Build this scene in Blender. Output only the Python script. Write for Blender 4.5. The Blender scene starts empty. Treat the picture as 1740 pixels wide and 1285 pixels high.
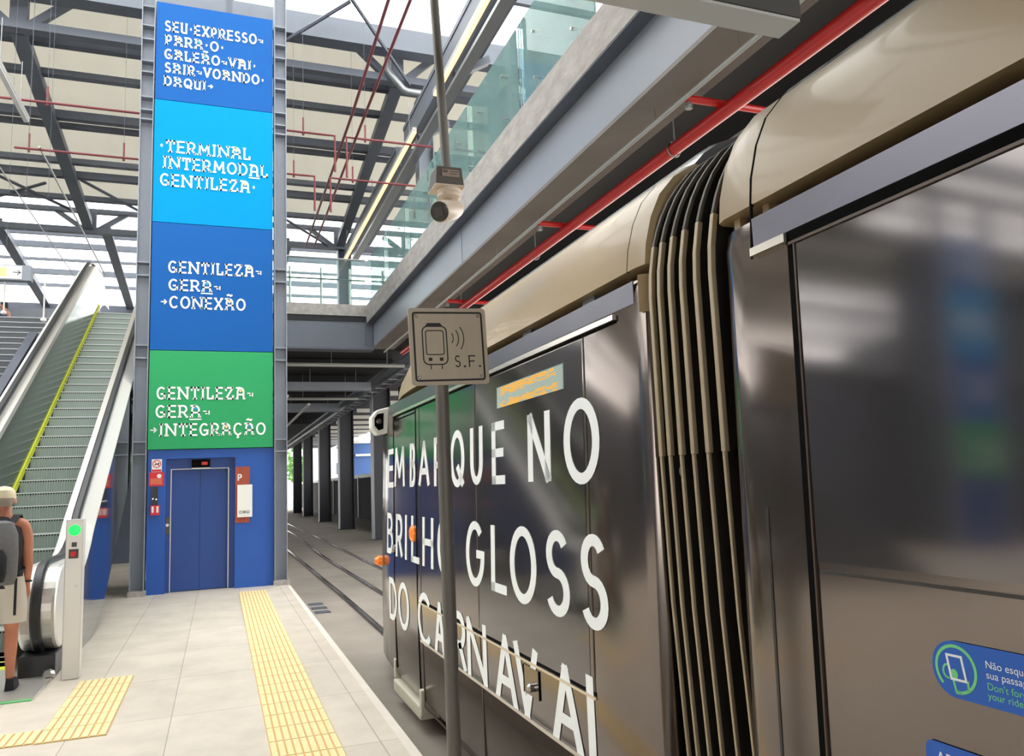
import bpy, math, random
from mathutils import Vector, Matrix
random.seed(4)
S = bpy.context.scene
COL = S.collection
PI = math.pi
# ------------------------------------------------------------------ camera
def make_camera():
    f = 1322.0; cx = 870.0; cy = 642.5
    Y = Vector((372 - cx, 838 - cy, f)).normalized()
    up = -(Y.cross(Vector((1, -0.041, 0)).normalized())); up.normalize()
    if up.y > 0: up = -up
    X = Y.cross(up).normalized()
    if X.x < 0: X = -X
    def w(v): return Vector((X.dot(v), Y.dot(v), up.dot(v)))
    r, u, b = w(Vector((1, 0, 0))), w(Vector((0, -1, 0))), w(Vector((0, 0, -1)))
    m = Matrix(((r.x, u.x, b.x, 0), (r.y, u.y, b.y, 0), (r.z, u.z, b.z, 1.55), (0, 0, 0, 1)))
    c = bpy.data.cameras.new('camera'); o = bpy.data.objects.new('camera', c); COL.objects.link(o)
    o.matrix_world = m; c.sensor_width = 36; c.lens = 36 * f / 1740; c.clip_start = .05; c.clip_end = 600
    S.camera = o
make_camera()
# ------------------------------------------------------------------ sky and exposure
W = bpy.data.worlds.new('world'); S.world = W; W.use_nodes = True
W.node_tree.nodes['Background'].inputs[0].default_value = (1, .985, .955, 1)
W.node_tree.nodes['Background'].inputs[1].default_value = 5.0
S.view_settings.view_transform = 'Standard'; S.view_settings.look = 'None'
S.view_settings.exposure = 0.12; S.view_settings.gamma = 1; S.view_settings.use_curve_mapping = False

# ------------------------------------------------------------------ helpers
def lin(c):
    return tuple(((x / 255) / 12.92 if x / 255 <= .04045 else ((x / 255 + .055) / 1.055) ** 2.4) for x in c)
MATS = {}
def M(name, col=(128, 128, 128), rough=.5, metal=0, coat=0, cior=1.5, spec=.5, noise=None, bump=None, emit=None, streak=None):
    m = bpy.data.materials.new(name); m.use_nodes = True; nt = m.node_tree
    b = nt.nodes['Principled BSDF']; c = lin(col) + (1,)
    b.inputs['Base Color'].default_value = c; b.inputs['Roughness'].default_value = rough
    b.inputs['Metallic'].default_value = metal; b.inputs['Coat Weight'].default_value = coat
    b.inputs['Coat Roughness'].default_value = .06; b.inputs['Coat IOR'].default_value = cior; b.inputs['Specular IOR Level'].default_value = spec
    if emit:
        b.inputs['Emission Color'].default_value = lin(emit[0]) + (1,); b.inputs['Emission Strength'].default_value = emit[1]
    tc = nt.nodes.new('ShaderNodeTexCoord')
    if noise:
        sc, amt = noise
        n = nt.nodes.new('ShaderNodeTexNoise'); n.inputs['Scale'].default_value = sc; n.inputs['Detail'].default_value = 6
        if streak:
            mp = nt.nodes.new('ShaderNodeMapping'); mp.inputs['Scale'].default_value = streak
            nt.links.new(tc.outputs['Object'], mp.inputs[0]); nt.links.new(mp.outputs[0], n.inputs['Vector'])
        else: nt.links.new(tc.outputs['Object'], n.inputs['Vector'])
        r = nt.nodes.new('ShaderNodeMapRange'); r.inputs[3].default_value = 1 - amt; r.inputs[4].default_value = 1 + amt
        r.inputs[1].default_value = .25; r.inputs[2].default_value = .75
        nt.links.new(n.outputs[0], r.inputs[0])
        mx = nt.nodes.new('ShaderNodeVectorMath'); mx.operation = 'SCALE'; mx.inputs[0].default_value = c[:3]
        nt.links.new(r.outputs[0], mx.inputs['Scale']); nt.links.new(mx.outputs[0], b.inputs['Base Color'])
    if bump:
        sc, st = bump
        n = nt.nodes.new('ShaderNodeTexNoise'); n.inputs['Scale'].default_value = sc
        nt.links.new(tc.outputs['Object'], n.inputs['Vector'])
        bp = nt.nodes.new('ShaderNodeBump'); bp.inputs['Strength'].default_value = st; bp.inputs['Distance'].default_value = .01
        nt.links.new(n.outputs[0], bp.inputs['Height']); nt.links.new(bp.outputs[0], b.inputs['Normal'])
    MATS[name] = m
    return m

class MB:
    def __init__(s): s.v = []; s.f = []
    def add(s, vs, fs):
        k = len(s.v); s.v += [tuple(v) for v in vs]; s.f += [tuple(i + k for i in f) for f in fs]; return s
    def box(s, x0, x1, y0, y1, z0, z1):
        return s.add([(x, y, z) for z in (z0, z1) for y in (y0, y1) for x in (x0, x1)],
                     [(0, 2, 3, 1), (4, 5, 7, 6), (0, 1, 5, 4), (2, 6, 7, 3), (0, 4, 6, 2), (1, 3, 7, 5)])
    def prism(s, pts, vec):
        n = len(pts); vec = Vector(vec); a = [Vector(p) for p in pts]
        return s.add(a + [p + vec for p in a], [tuple(range(n))[::-1], tuple(range(n, 2 * n))] + [(i, (i + 1) % n, n + (i + 1) % n, n + i) for i in range(n)])
    def loft(s, rings, closed=True, caps=True):
        n = len(rings[0]); vs = [p for r in rings for p in r]; fs = []
        for j in range(len(rings) - 1):
            for i in range(n if closed else n - 1):
                k = (i + 1) % n; fs.append((j * n + i, j * n + k, (j + 1) * n + k, (j + 1) * n + i))
        if caps and closed:
            fs.append(tuple(range(n))[::-1]); fs.append(tuple(range((len(rings) - 1) * n, len(rings) * n)))
        return s.add(vs, fs)
    def tube(s, path, r, n=10, caps=True):
        P = [Vector(p) for p in path]; rings = []; N = None
        for i, p in enumerate(P):
            d = ((P[min(i + 1, len(P) - 1)] - p).normalized() + (p - P[max(i - 1, 0)]).normalized())
            d.normalize()
            if N is None:
                N = d.cross(Vector((0, 0, 1)) if abs(d.z) < .9 else Vector((1, 0, 0))).normalized()
            N = (N - d * N.dot(d)).normalized(); B = d.cross(N)
            rr = r[i] if isinstance(r, (list, tuple)) else r
            rings.append([p + (N * math.cos(2 * PI * k / n) + B * math.sin(2 * PI * k / n)) * rr for k in range(n)])
        return s.loft(rings, True, caps)
    def lathe(s, prof, c, axis, n=24):
        ax = Vector(axis).normalized(); N = ax.cross(Vector((0, 0, 1)) if abs(ax.z) < .9 else Vector((1, 0, 0))).normalized(); B = ax.cross(N); c = Vector(c)
        return s.loft([[c + ax * h + (N * math.cos(2 * PI * k / n) + B * math.sin(2 * PI * k / n)) * r for k in range(n)] for r, h in prof])
    def strip(s, pl, h, fn, d, closed=False, ext=True):
        P = [Vector(p) for p in pl]
        P = [p for i, p in enumerate(P) if i == 0 or (p - P[i - 1]).length > 1e-6]
        if len(P) < 2: return s
        if ext and not closed:
            P[0] = P[0] + (P[0] - P[1]).normalized() * h * (1 if ext is True else ext); P[-1] = P[-1] + (P[-1] - P[-2]).normalized() * h * (1 if ext is True else ext)
        n = len(P); L = []; R = []
        for i in range(n):
            a = P[i - 1] if (i > 0 or closed) else None; b = P[(i + 1) % n] if (i < n - 1 or closed) else None
            t = ((P[i] - a).normalized() if a is not None else Vector((0, 0))) + ((b - P[i]).normalized() if b is not None else Vector((0, 0)))
            t.normalize(); nn = Vector((-t.y, t.x))
            e = ((b - P[i]) if b is not None else (P[i] - a)).normalized(); en = Vector((-e.y, e.x))
            k = h / max(.72, nn.dot(en)); L.append(P[i] + nn * k); R.append(P[i] - nn * k)
        rings = [[fn(R[i].x, R[i].y, 0), fn(R[i].x, R[i].y, d), fn(L[i].x, L[i].y, d), fn(L[i].x, L[i].y, 0)] for i in range(n)]
        if closed: rings.append(rings[0])
        return s.loft(rings, True, not closed)
    def plate(s, poly, fn, d):
        n = len(poly)
        return s.add([fn(x, y, 0) for x, y in poly] + [fn(x, y, d) for x, y in poly],
                     [tuple(range(n))[::-1], tuple(range(n, 2 * n))] + [(i, (i + 1) % n, n + (i + 1) % n, n + i) for i in range(n)])
    def build(s, name, mat, parent=None, smooth=False, bevel=0, kind=None):
        me = bpy.data.meshes.new(name); me.from_pydata([tuple(v) for v in s.v], [], s.f); me.validate()
        import bmesh
        bm = bmesh.new(); bm.from_mesh(me); bmesh.ops.recalc_face_normals(bm, faces=bm.faces); bm.to_mesh(me); bm.free()
        me.materials.append(mat)
        if smooth:
            me.shade_smooth(); me.set_sharp_from_angle(angle=math.radians(35))
        o = bpy.data.objects.new(name, me); COL.objects.link(o)
        if parent is not None:
            o.parent = parent; o.matrix_parent_inverse = Matrix.Translation(-Vector(parent.location))
        if bevel:
            b = o.modifiers.new('bevel', 'BEVEL'); b.width = bevel; b.segments = 2; b.limit_method = 'ANGLE'
        if kind: o['kind'] = kind
        return o
def tag(o, label, cat, group=None):
    o['label'] = label; o['category'] = cat
    if group: o['group'] = group
    return o
def thing(name, label, cat, loc=(0, 0, 0), group=None):
    o = bpy.data.objects.new(name, None); COL.objects.link(o); o.location = loc; o.empty_display_size = .2
    return tag(o, label, cat, group)
def arc(cx, cy, rx, ry, a0, a1, n=14):
    return [(cx + rx * math.cos(math.radians(a0 + (a1 - a0) * i / n)), cy + ry * math.sin(math.radians(a0 + (a1 - a0) * i / n))) for i in range(n + 1)]
def rrect(x0, y0, x1, y1, r, n=5):
    return arc(x1 - r, y1 - r, r, r, 0, 90, n) + arc(x0 + r, y1 - r, r, r, 90, 180, n) + arc(x0 + r, y0 + r, r, r, 180, 270, n) + arc(x1 - r, y0 + r, r, r, 270, 360, n)
def lerp(tab, x):
    if x <= tab[0][0]: return tab[0][1]
    for (a, va), (b, vb) in zip(tab, tab[1:]):
        if x <= b: return va + (vb - va) * (x - a) / (b - a)
    return tab[-1][1]

# ------------------------------------------------------------------ materials
m_steel = M('grey_steel_paint', (138, 145, 156), .5, noise=(1.5, .10))
m_steel_dark = M('dark_steel_paint', (84, 90, 102), .5, noise=(2, .12))
m_truss = M('roof_steel_paint', (98, 105, 116), .5, noise=(1.5, .10))
m_beam = M('blue_grey_beam_paint', (140, 146, 156), .45, noise=(1.2, .10), streak=(1, .3, .15))
m_black = M('black_soffit_paint', (30, 32, 36), .7, noise=(2, .2))
m_blackcol = M('black_column_paint', (36, 39, 48), .45, noise=(2, .15))
m_conc = M('rough_concrete', (160, 156, 152), .9, noise=(9, .22), bump=(30, .5), streak=(1, .4, 1))
m_roof = M('beige_roof_sheet', (196, 192, 180), .6, noise=(.6, .08), streak=(3, .2, 1))
def roof_mat():
    nt = m_roof.node_tree; b = nt.nodes['Principled BSDF']; o = nt.nodes['Material Output']
    t = nt.nodes.new('ShaderNodeBsdfTranslucent'); t.inputs[0].default_value = (.80, .79, .74, 1)
    mx = nt.nodes.new('ShaderNodeMixShader'); mx.inputs[0].default_value = .36  # translucency added so the roof underside looks brighter
    nt.links.new(b.outputs[0], mx.inputs[1]); nt.links.new(t.outputs[0], mx.inputs[2]); nt.links.new(mx.outputs[0], o.inputs[0])
roof_mat()
m_stair = M('dark_stair_tread', (86, 90, 95), .7)
m_white = M('white_paint', (236, 236, 232), .5)
m_inox = M('brushed_stainless', (190, 188, 182), .28, 1, noise=(14, .06), streak=(1, 1, .05))
m_inoxsat = M('satin_stainless', (204, 202, 196), .42, .8)
m_deck = M('pale_balustrade_deck', (206, 204, 198), .4, .2)
m_mirror = M('polished_stainless', (150, 156, 156), .07, 1)
m_inner = M('dark_polished_panel', (150, 158, 155), .16, 1)
m_rubber = M('black_rubber', (32, 34, 38), .4)
m_yellow = M('yellow_skirt_paint', (206, 214, 54), .5)
m_tread = M('grey_green_tread', (158, 170, 162), .5)
m_red = M('red_pipe_paint', (206, 32, 30), .35, coat=.3)
m_redpipe = M('dull_red_pipe_paint', (118, 50, 56), .5)
m_galv = M('galvanised_steel', (150, 154, 156), .4, .7)
m_blue = M('blue_lift_paint', (28, 84, 170), .45, noise=(3, .05))
m_bluedoor = M('blue_door_paint', (30, 68, 138), .45, noise=(3, .06))
m_pblue = M('blue_banner_vinyl', (24, 90, 164), .5, spec=.12)
m_pcyan = M('cyan_banner_vinyl', (0, 140, 200), .5, spec=.08)
m_pgreen = M('green_banner_vinyl', (52, 158, 100), .5, spec=.12)
m_letter = M('white_lettering', (238, 242, 242), .5)
m_sand = M('pale_letter_infill', (230, 206, 146), .5)
m_teal = M('teal_letter_infill', (40, 150, 190), .5)
m_wrap = M('graphite_metallic_wrap', (120, 111, 106), .14, .9, noise=(1.2, .04))
m_wrapwin = M('perforated_window_vinyl', (108, 104, 104), .09, .8)
m_fascia = M('grey_fascia_vinyl', (112, 111, 120), .34, .8, noise=(3, .04))
m_cream = M('cream_roof_fairing', (166, 145, 110), .4, coat=.15, noise=(2, .05))
m_cap = M('glossy_grey_roof_cap', (150, 152, 154), .15, .5)
m_gap = M('black_gap', (6, 6, 7), .95, spec=.05)
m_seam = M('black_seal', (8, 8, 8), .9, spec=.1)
m_fabric = M('dark_bellows_fabric', (36, 35, 33), .85, noise=(20, .2))
m_rib = M('tan_bellows_rib', (176, 160, 132), .4, .2)
m_ribtop = M('grey_bellows_rib', (98, 92, 84), .6)
m_bronze = M('bronze_seam', (84, 70, 62), .4, .3)
m_fold = M('dark_vinyl_fold', (46, 42, 40), .4)
m_trim = M('bright_trim', (214, 208, 198), .25, .8)
m_sill = M('beige_sill', (206, 200, 180), .6)
m_orange = M('orange_lens', (240, 130, 30), .2, coat=.5, emit=((255, 120, 20), .25))
m_sticker = M('blue_sticker', (10, 92, 190), .4)
m_stkgreen = M('green_sticker_print', (120, 214, 140), .5)
m_led = M('amber_led_dots', (235, 170, 40), .5, emit=((255, 170, 30), .55))
m_ledbg = M('teal_display_glass', (112, 148, 136), .4)
m_pole = M('warm_grey_pole_paint', (112, 108, 102), .5, metal=.2)
m_sign = M('champagne_sign_plate', (196, 182, 162), .45, .1, noise=(4, .04), streak=(12, 1, .3))
m_ink = M('black_sign_ink', (26, 24, 24), .5)
m_screw = M('screw_steel', (170, 160, 150), .3, 1)
m_box = M('grey_junction_box', (84, 78, 74), .5)
m_label = M('pale_brown_label', (140, 124, 112), .6)
m_cam = M('cream_camera_shell', (204, 188, 170), .35)
m_lens = M('black_lens_glass', (34, 32, 34), .08, coat=.6)
m_lensglass = M('lens_window', (70, 64, 64), .1)
m_lamp = M('warm_lamp_diffuser', (255, 230, 190), .5, emit=((255, 186, 104), 3.2))
m_lampoff = M('pale_lamp_diffuser', (222, 224, 224), .4)
m_greenlamp = M('green_lamp', (20, 220, 90), .4, emit=((10, 230, 90), 1.2))
m_tact = M('cream_yellow_tactile', (238, 216, 164), .8, noise=(7, .06))
m_groove = M('ochre_tactile_groove', (208, 172, 114), .9)
m_ground = M('track_concrete', (150, 142, 132), .9, noise=(1.1, .16), bump=(20, .25))
m_rail = M('rail_steel', (92, 82, 74), .35, .7)
m_railtop = M('polished_railhead', (170, 165, 160), .22, .9)
m_skin = M('skin', (196, 128, 100), .55, noise=(9, .06))
m_cap_cloth = M('cream_cap_cloth', (226, 214, 186), .9)
m_shirt = M('dark_shirt', (58, 56, 58), .9)
m_bag = M('grey_backpack_cloth', (108, 108, 110), .9, noise=(40, .12))
m_bagdark = M('black_backpack_cloth', (36, 38, 44), .9)
m_shorts = M('pale_shorts_cloth', (206, 200, 190), .9)
m_hair = M('dark_hair', (34, 28, 26), .8)
m_navy = M('blue_shirt', (50, 66, 110), .9)
m_redsign = M('red_sign', (214, 42, 48), .5)
m_woodred = M('reddish_wood', (160, 74, 52), .6, noise=(6, .25), streak=(6, 1, .4))
m_greybld = M('pale_grey_building', (190, 194, 200), .8)
m_bluebld = M('blue_building', (70, 104, 164), .7)
m_leaf = M('green_leaves', (92, 140, 66), .8, noise=(3, .3))
m_pipewhite = M('pale_conduit', (176, 180, 176), .4, .3)
m_duct = M('light_grey_housing', (176, 176, 172), .5)
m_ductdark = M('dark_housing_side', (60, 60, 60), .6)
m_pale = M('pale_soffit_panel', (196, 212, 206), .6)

m_greywall = M('dark_grey_wall', (112, 116, 120), .8, noise=(.4, .12))
def floor_mat():
    m = M('pale_floor_tiles', (214, 210, 203), .5); nt = m.node_tree; b = nt.nodes['Principled BSDF']
    tc = nt.nodes.new('ShaderNodeTexCoord'); br = nt.nodes.new('ShaderNodeTexBrick')
    mp = nt.nodes.new('ShaderNodeMapping'); mp.inputs['Location'].default_value = (.01, .3, 0); mp.inputs['Rotation'].default_value = (0, 0, PI / 2)
    br.offset = 0; br.inputs['Scale'].default_value = 1; br.inputs['Brick Width'].default_value = 1.25; br.inputs['Row Height'].default_value = .62
    br.inputs['Mortar Size'].default_value = .004; br.inputs['Mortar Smooth'].default_value = .3
    br.inputs['Color1'].default_value = lin((214, 204, 189)) + (1,); br.inputs['Color2'].default_value = lin((207, 197, 182)) + (1,)
    br.inputs['Mortar'].default_value = lin((160, 152, 142)) + (1,)
    nt.links.new(tc.outputs['Object'], mp.inputs[0]); nt.links.new(mp.outputs[0], br.inputs['Vector'])
    n = nt.nodes.new('ShaderNodeTexNoise'); n.inputs['Scale'].default_value = 2.2; n.inputs['Detail'].default_value = 8; n.inputs['Roughness'].default_value = .65
    nt.links.new(tc.outputs['Object'], n.inputs['Vector'])
    r = nt.nodes.new('ShaderNodeMapRange'); r.inputs[1].default_value = .3; r.inputs[2].default_value = .7; r.inputs[3].default_value = .86; r.inputs[4].default_value = 1.08
    nt.links.new(n.outputs[0], r.inputs[0])
    mx = nt.nodes.new('ShaderNodeVectorMath'); mx.operation = 'SCALE'
    nt.links.new(br.outputs['Color'], mx.inputs[0]); nt.links.new(r.outputs[0], mx.inputs['Scale']); nt.links.new(mx.outputs[0], b.inputs['Base Color'])
    return m
m_floor = floor_mat()
def skylight_mat():
    m = bpy.data.materials.new('white_translucent_sheet'); m.use_nodes = True; nt = m.node_tree; nt.nodes.clear()
    o = nt.nodes.new('ShaderNodeOutputMaterial'); mx = nt.nodes.new('ShaderNodeMixShader'); mx.inputs[0].default_value = .45
    t = nt.nodes.new('ShaderNodeBsdfTransparent'); t.inputs[0].default_value = (.93, .94, .94, 1)
    l = nt.nodes.new('ShaderNodeBsdfTranslucent'); l.inputs[0].default_value = (.94, .94, .94, 1)
    nt.links.new(t.outputs[0], mx.inputs[1]); nt.links.new(l.outputs[0], mx.inputs[2]); nt.links.new(mx.outputs[0], o.inputs[0]); return m
m_sky = skylight_mat()
def glass_mat():
    m = bpy.data.materials.new('green_tinted_glass'); m.use_nodes = True; nt = m.node_tree; nt.nodes.clear()
    o = nt.nodes.new('ShaderNodeOutputMaterial'); mx = nt.nodes.new('ShaderNodeMixShader'); fr = nt.nodes.new('ShaderNodeFresnel'); fr.inputs[0].default_value = 1.22
    t = nt.nodes.new('ShaderNodeBsdfTransparent'); t.inputs[0].default_value = (.88, .955, .945, 1)
    g = nt.nodes.new('ShaderNodeBsdfGlossy'); g.inputs['Roughness'].default_value = .01; g.inputs[0].default_value = (.9, 1, 1, 1)
    nt.links.new(fr.outputs[0], mx.inputs[0]); nt.links.new(t.outputs[0], mx.inputs[1]); nt.links.new(g.outputs[0], mx.inputs[2])
    d = nt.nodes.new('ShaderNodeBsdfTranslucent'); d.inputs[0].default_value = (.72, .90, .89, 1); dd = nt.nodes.new('ShaderNodeBsdfDiffuse'); dd.inputs[0].default_value = (.72, .90, .89, 1)
    ma = nt.nodes.new('ShaderNodeMixShader'); ma.inputs[0].default_value = .5; nt.links.new(d.outputs[0], ma.inputs[1]); nt.links.new(dd.outputs[0], ma.inputs[2])
    mb = nt.nodes.new('ShaderNodeMixShader'); mb.inputs[0].default_value = .04; nt.links.new(mx.outputs[0], mb.inputs[1]); nt.links.new(ma.outputs[0], mb.inputs[2])
    nt.links.new(mb.outputs[0], o.inputs[0]); return m
m_glass = glass_mat()

# ------------------------------------------------------------------ stroke lettering
def gl(ch, serif):
    """strokes in a unit box: (points, ext, closed)"""
    o = []; L = lambda *p, e=True: o.append((list(p), e, False))
    def foot(x, y, w=.2): L((x - w / 2, y), (x + w / 2, y), e=.6)
    if ch in 'AÃ':
        if serif:
            L(*([(.12, 0), (.12, .62)] + arc(.5, .62, .38, .36, 180, 0, 8) + [(.88, .62), (.88, 0)])); L((.12, .38), (.88, .38)); L((-.12, 0), (.12, 0), e=False); L((.88, 0), (1.12, 0), e=False)
            L((.02, 1), (.4, 1))
        else:
            L((0, 0), (.5, 1), (1, 0)); L((.2, .3), (.8, .3), e=False)
        if ch == 'Ã': L((.15, 1.32), (.38, 1.4), (.62, 1.3), (.85, 1.38), e=False)
    elif ch == 'B':
        L((0, 0), (0, 1)); L(*([(0, 1), (.5, 1)] + arc(.5, .77, .38, .23, 90, -90, 8) + [(0, .54)]), e=False); L(*([(0, .54), (.5, .54)] + arc(.52, .27, .48, .27, 90, -90, 8) + [(0, 0)]), e=False)
    elif ch in 'CÇ':
        L(*arc(.54, .5, .54, .5, 42, 318, 22), e=False)
        if ch == 'Ç': L((.5, -.05), (.55, -.25), (.35, -.3), e=False)
    elif ch == 'D':
        L((.05, 0), (.05, 1)); L(*([(.05, 1), (.4, 1)] + arc(.4, .5, .6, .5, 90, -90, 14) + [(.05, 0)]), e=False)
        if serif: foot(.05, 0, .3); foot(.05, 1, .3)
    elif ch == 'E':
        L((.05, 0), (.05, 1)); L((.05, 1), (.95, 1)); L((.05, .5), (.85, .5)); L((.05, 0), (.98, 0))
        if serif: foot(.02, 1, .3); foot(.02, 0, .3)
    elif ch == 'F':
        L((0, 0), (0, 1)); L((0, 1), (.95, 1)); L((0, .5), (.8, .5))
    elif ch == 'G':
        L(*(arc(.52, .5, .52, .5, 45, 360, 24) + [(.62, .5)]) if not serif else arc(.52, .5, .52, .5, 45, 320, 22), e=False)
        if serif: L((.55, .42), (.98, .42)); L((.95, .1), (.95, .42))
    elif ch == 'H':
        L((0, 0), (0, 1)); L((1, 0), (1, 1)); L((0, .5), (1, .5))
    elif ch == 'I':
        L((.5, 0), (.5, 1))
        if serif: foot(.5, 1, 1.2); L((-.2, 0), (.5, 0), e=.6)
    elif ch == 'L':
        L((.05, 0), (.05, 1)); L((.05, 0), (1, 0))
        if serif: foot(.05, 1, .4); L((1, 0), (1, .22))
    elif ch == 'M':
        L((.0 if not serif else .08, 0), (.12, 1), (.5, .25), (.88, 1), (1 if not serif else .92, 0))
        if serif: foot(.06, 0, .25); foot(.94, 0, .25)
    elif ch == 'N':
        L((.05, 0), (.05, 1), (.95, 0), (.95, 1))
        if serif: foot(.05, 0, .3); foot(.95, 1, .3); foot(0, 1, .2)
    elif ch in 'OQ':
        o.append((arc(.5, .5, .5, .5, 0, 360, 30)[:-1], False, True))
        if ch == 'Q': L((.5, .35), (1, -.03), e=False) if not serif else L((.45, .25), (.95, -.08))
    elif ch in 'PR':
        L((.05, 0), (.05, 1)); b = .42 if ch == 'R' else .4
        L(*([(.05, 1), (.5, 1)] + arc(.5, (1 + b) / 2, .42, (1 - b) / 2, 90, -90, 10) + [(.05, b)]), e=False)
        if ch == 'R': L((.5, b), (.98, 0), e=.5)
        if serif: foot(.05, 0, .35); foot(.0, 1, .25)
        if serif and ch == 'R': foot(1, 0, .2)
    elif ch == 'S':
        L(*(arc(.5, .75, .46, .25, 30, 265, 16) + arc(.5, .25, .5, .25, 85, -155, 16)), e=False)
    elif ch == 'T':
        L((0, 1), (1, 1)); L((.5, 0), (.5, 1))
        if serif: foot(.5, 0, .45); L((0, .78), (0, 1)); L((1, .78), (1, 1))
    elif ch == 'U':
        L(*([(.05, 1), (.05, .38)] + arc(.5, .38, .45, .38, 180, 360, 12) + [(.95, 1)])) if not serif else L((.08, 1), (.08, .1), (.3, 0), (.92, 0), (.92, 1))
        if serif: foot(.05, 1, .25); foot(.95, 1, .25)
    elif ch == 'V':
        L((0, 1), (.5, 0), (1, 1))
        if serif: foot(0, 1, .3); foot(1, 1, .3)
    elif ch == 'X':
        L((.02, 0), (.98, 1)); L((.02, 1), (.98, 0))
        if serif: foot(.05, 0, .25); foot(.95, 0, .25); foot(.05, 1, .25); foot(.95, 1, .25)
    elif ch == 'Z':
        L((0, 1), (.95, 1), (.03, 0), (1, 0))
        if serif: L((0, .78), (0, 1)); L((1, 0), (1, .22))
    elif ch == '.': L((.2, 0), (.8, 0)); L((.2, .05), (.8, .05))
    elif ch == '+': L((.1, .5), (.9, .5), e=False); L((.5, .36), (.5, .64), e=False)
    elif ch == '>': L((0, .5), (.9, .5), e=False); L((.55, .3), (.95, .5), (.55, .7), e=False)
    elif ch == '-':
        L((.0, .5), (.7, .5)); L((.55, .5), (.95, .5), (.95, .2), e=False); L((.3, .3), (.7, .3), e=False)
    return o
GW = {'A': .86, 'Ã': .86, 'I': .32, 'M': 1.05, 'N': .95, 'O': .85, 'Q': .85, '+': .36, '-': .55, '>': .6, ' ': .35, 'L': .62, 'E': .66, 'S': .62, 'P': .66, 'R': .74, 'T': .72, 'U': .74, '.': .3}
def glyph(mb, ch, x0, x1, y0, y1, h, fn, d, serif):
    ax, bx, ay, by = x0 + h, x1 - h, y0 + h, y1 - h
    for pts, ext, cl in gl(ch, serif):
        q = [Vector((ax + (bx - ax) * px, ay + (by - ay) * py)) for px, py in pts]
        runs = [[q[0]]]
        for i in range(1, len(q)):
            runs[-1].append(q[i])
            if not cl and 0 < i < len(q) - 1:
                u, w = q[i] - q[i - 1], q[i + 1] - q[i]
                if u.length > 1e-6 and w.length > 1e-6 and u.normalized().dot(w.normalized()) < -.2: runs.append([q[i]])
        for r in runs: mb.strip(r, h, fn, d, cl, ext if len(runs) == 1 else .7)
def textline(mb, txt, x0, x1, y0, hgt, h, fn, d, serif=True, gap=.16, fills=None):
    tot = sum(GW.get(c, .78) for c in txt) + gap * (len(txt) - 1); k = (x1 - x0) / tot; x = x0; cells = []
    for i, c in enumerate(txt):
        w = GW.get(c, .78) * k
        if c != ' ':
            hh = h * (.62 if c in '+->' else 1)
            glyph(mb, c, x, x + w, y0, y0 + hgt, hh, lambda a, b, e, i=i: fn(a, b, e), d + .0004 * (i % 3), serif)
        cells.append((c, x, x + w)); x += w + gap * k
    return cells
def fontmesh(body, size):
    cu = bpy.data.curves.new('label_text', 'FONT'); cu.body = body; cu.size = size
    o = bpy.data.objects.new('label_text', cu); COL.objects.link(o)
    dg = bpy.context.evaluated_depsgraph_get(); me = bpy.data.meshes.new_from_object(o.evaluated_get(dg))
    vs = [(v.co.x, v.co.y) for v in me.vertices]; fs = [tuple(p.vertices) for p in me.polygons]
    bpy.data.objects.remove(o); bpy.data.curves.remove(cu); bpy.data.meshes.remove(me)
    return vs, fs

# ================================================================== SETTING
mb = MB(); mb.box(-32, 1.11, -14, 13.72, -.34, 0); mb.box(-32, 1.11, 13.72, 16.2, -.34, 0); mb.box(-32, -1.35, 16.2, 22, -.34, 0)
mb.build('floor', m_floor, kind='structure')
MB().box(1.055, 1.112, -14, 13.5, -.05, .002).build('trim_1', M('pale_edge_stone', (222, 214, 203), .7, noise=(6, .06)), kind='structure')
MB().box(-70, 90, -30, 160, -.8, -.36).build('ground', M('outer_ground', (176, 170, 160), .95, noise=(.5, .1)), kind='structure')
MB().box(1.0, 20, -20, 80, -.36, -.305).build('floor_track', m_ground, kind='structure')

def roofz(y): return 12.35 - .11 * (y - 17)
def slope_sheet(name, mat, x0, x1, y0, y1, th=.06, off=0):
    return MB().prism([(x0, y0, roofz(y0) + off), (x0, y1, roofz(y1) + off), (x0, y1, roofz(y1) + th + off), (x0, y0, roofz(y0) + th + off)], (x1 - x0, 0, 0)).build(name, mat, kind='structure')
slope_sheet('ceiling_panels', m_roof, -19, 12, 17.4, 27.5)
slope_sheet('ceiling_side_skylight', m_sky, -32, -19, 17.4, 22, .02)
slope_sheet('ceiling_side_panels', m_roof, -32, -19, 22, 27.5)
slope_sheet('ceiling_far_skylight', m_sky, -32, 12, 27.5, 36, .02)
MB().box(-32, 12, 4, 17.4, 12.45, 12.47).build('ceiling_skylight', m_sky, kind='structure')
MB().box(-32, 12, -16, 4, 12.45, 12.5).build('ceiling_rear_blocker', m_greywall, kind='structure')  # opaque roof added out of view to darken the near tram
MB().box(-32, -5, -16.2, -16, -.34, 5.4).build('wall_rear_blocker', m_greywall, kind='structure')  # added unseen, partly closes the back against daylight from behind
MB().box(-32.2, -32, -16.2, 36.6, -.34, 13).build('wall_left_blocker', m_greywall, kind='structure')  # unseen wall added to keep open sky out of tram reflections
MB().box(-32, 12, 36.4, 36.6, 5.8, 9.6).build('wall_far', m_white, kind='structure')

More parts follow.
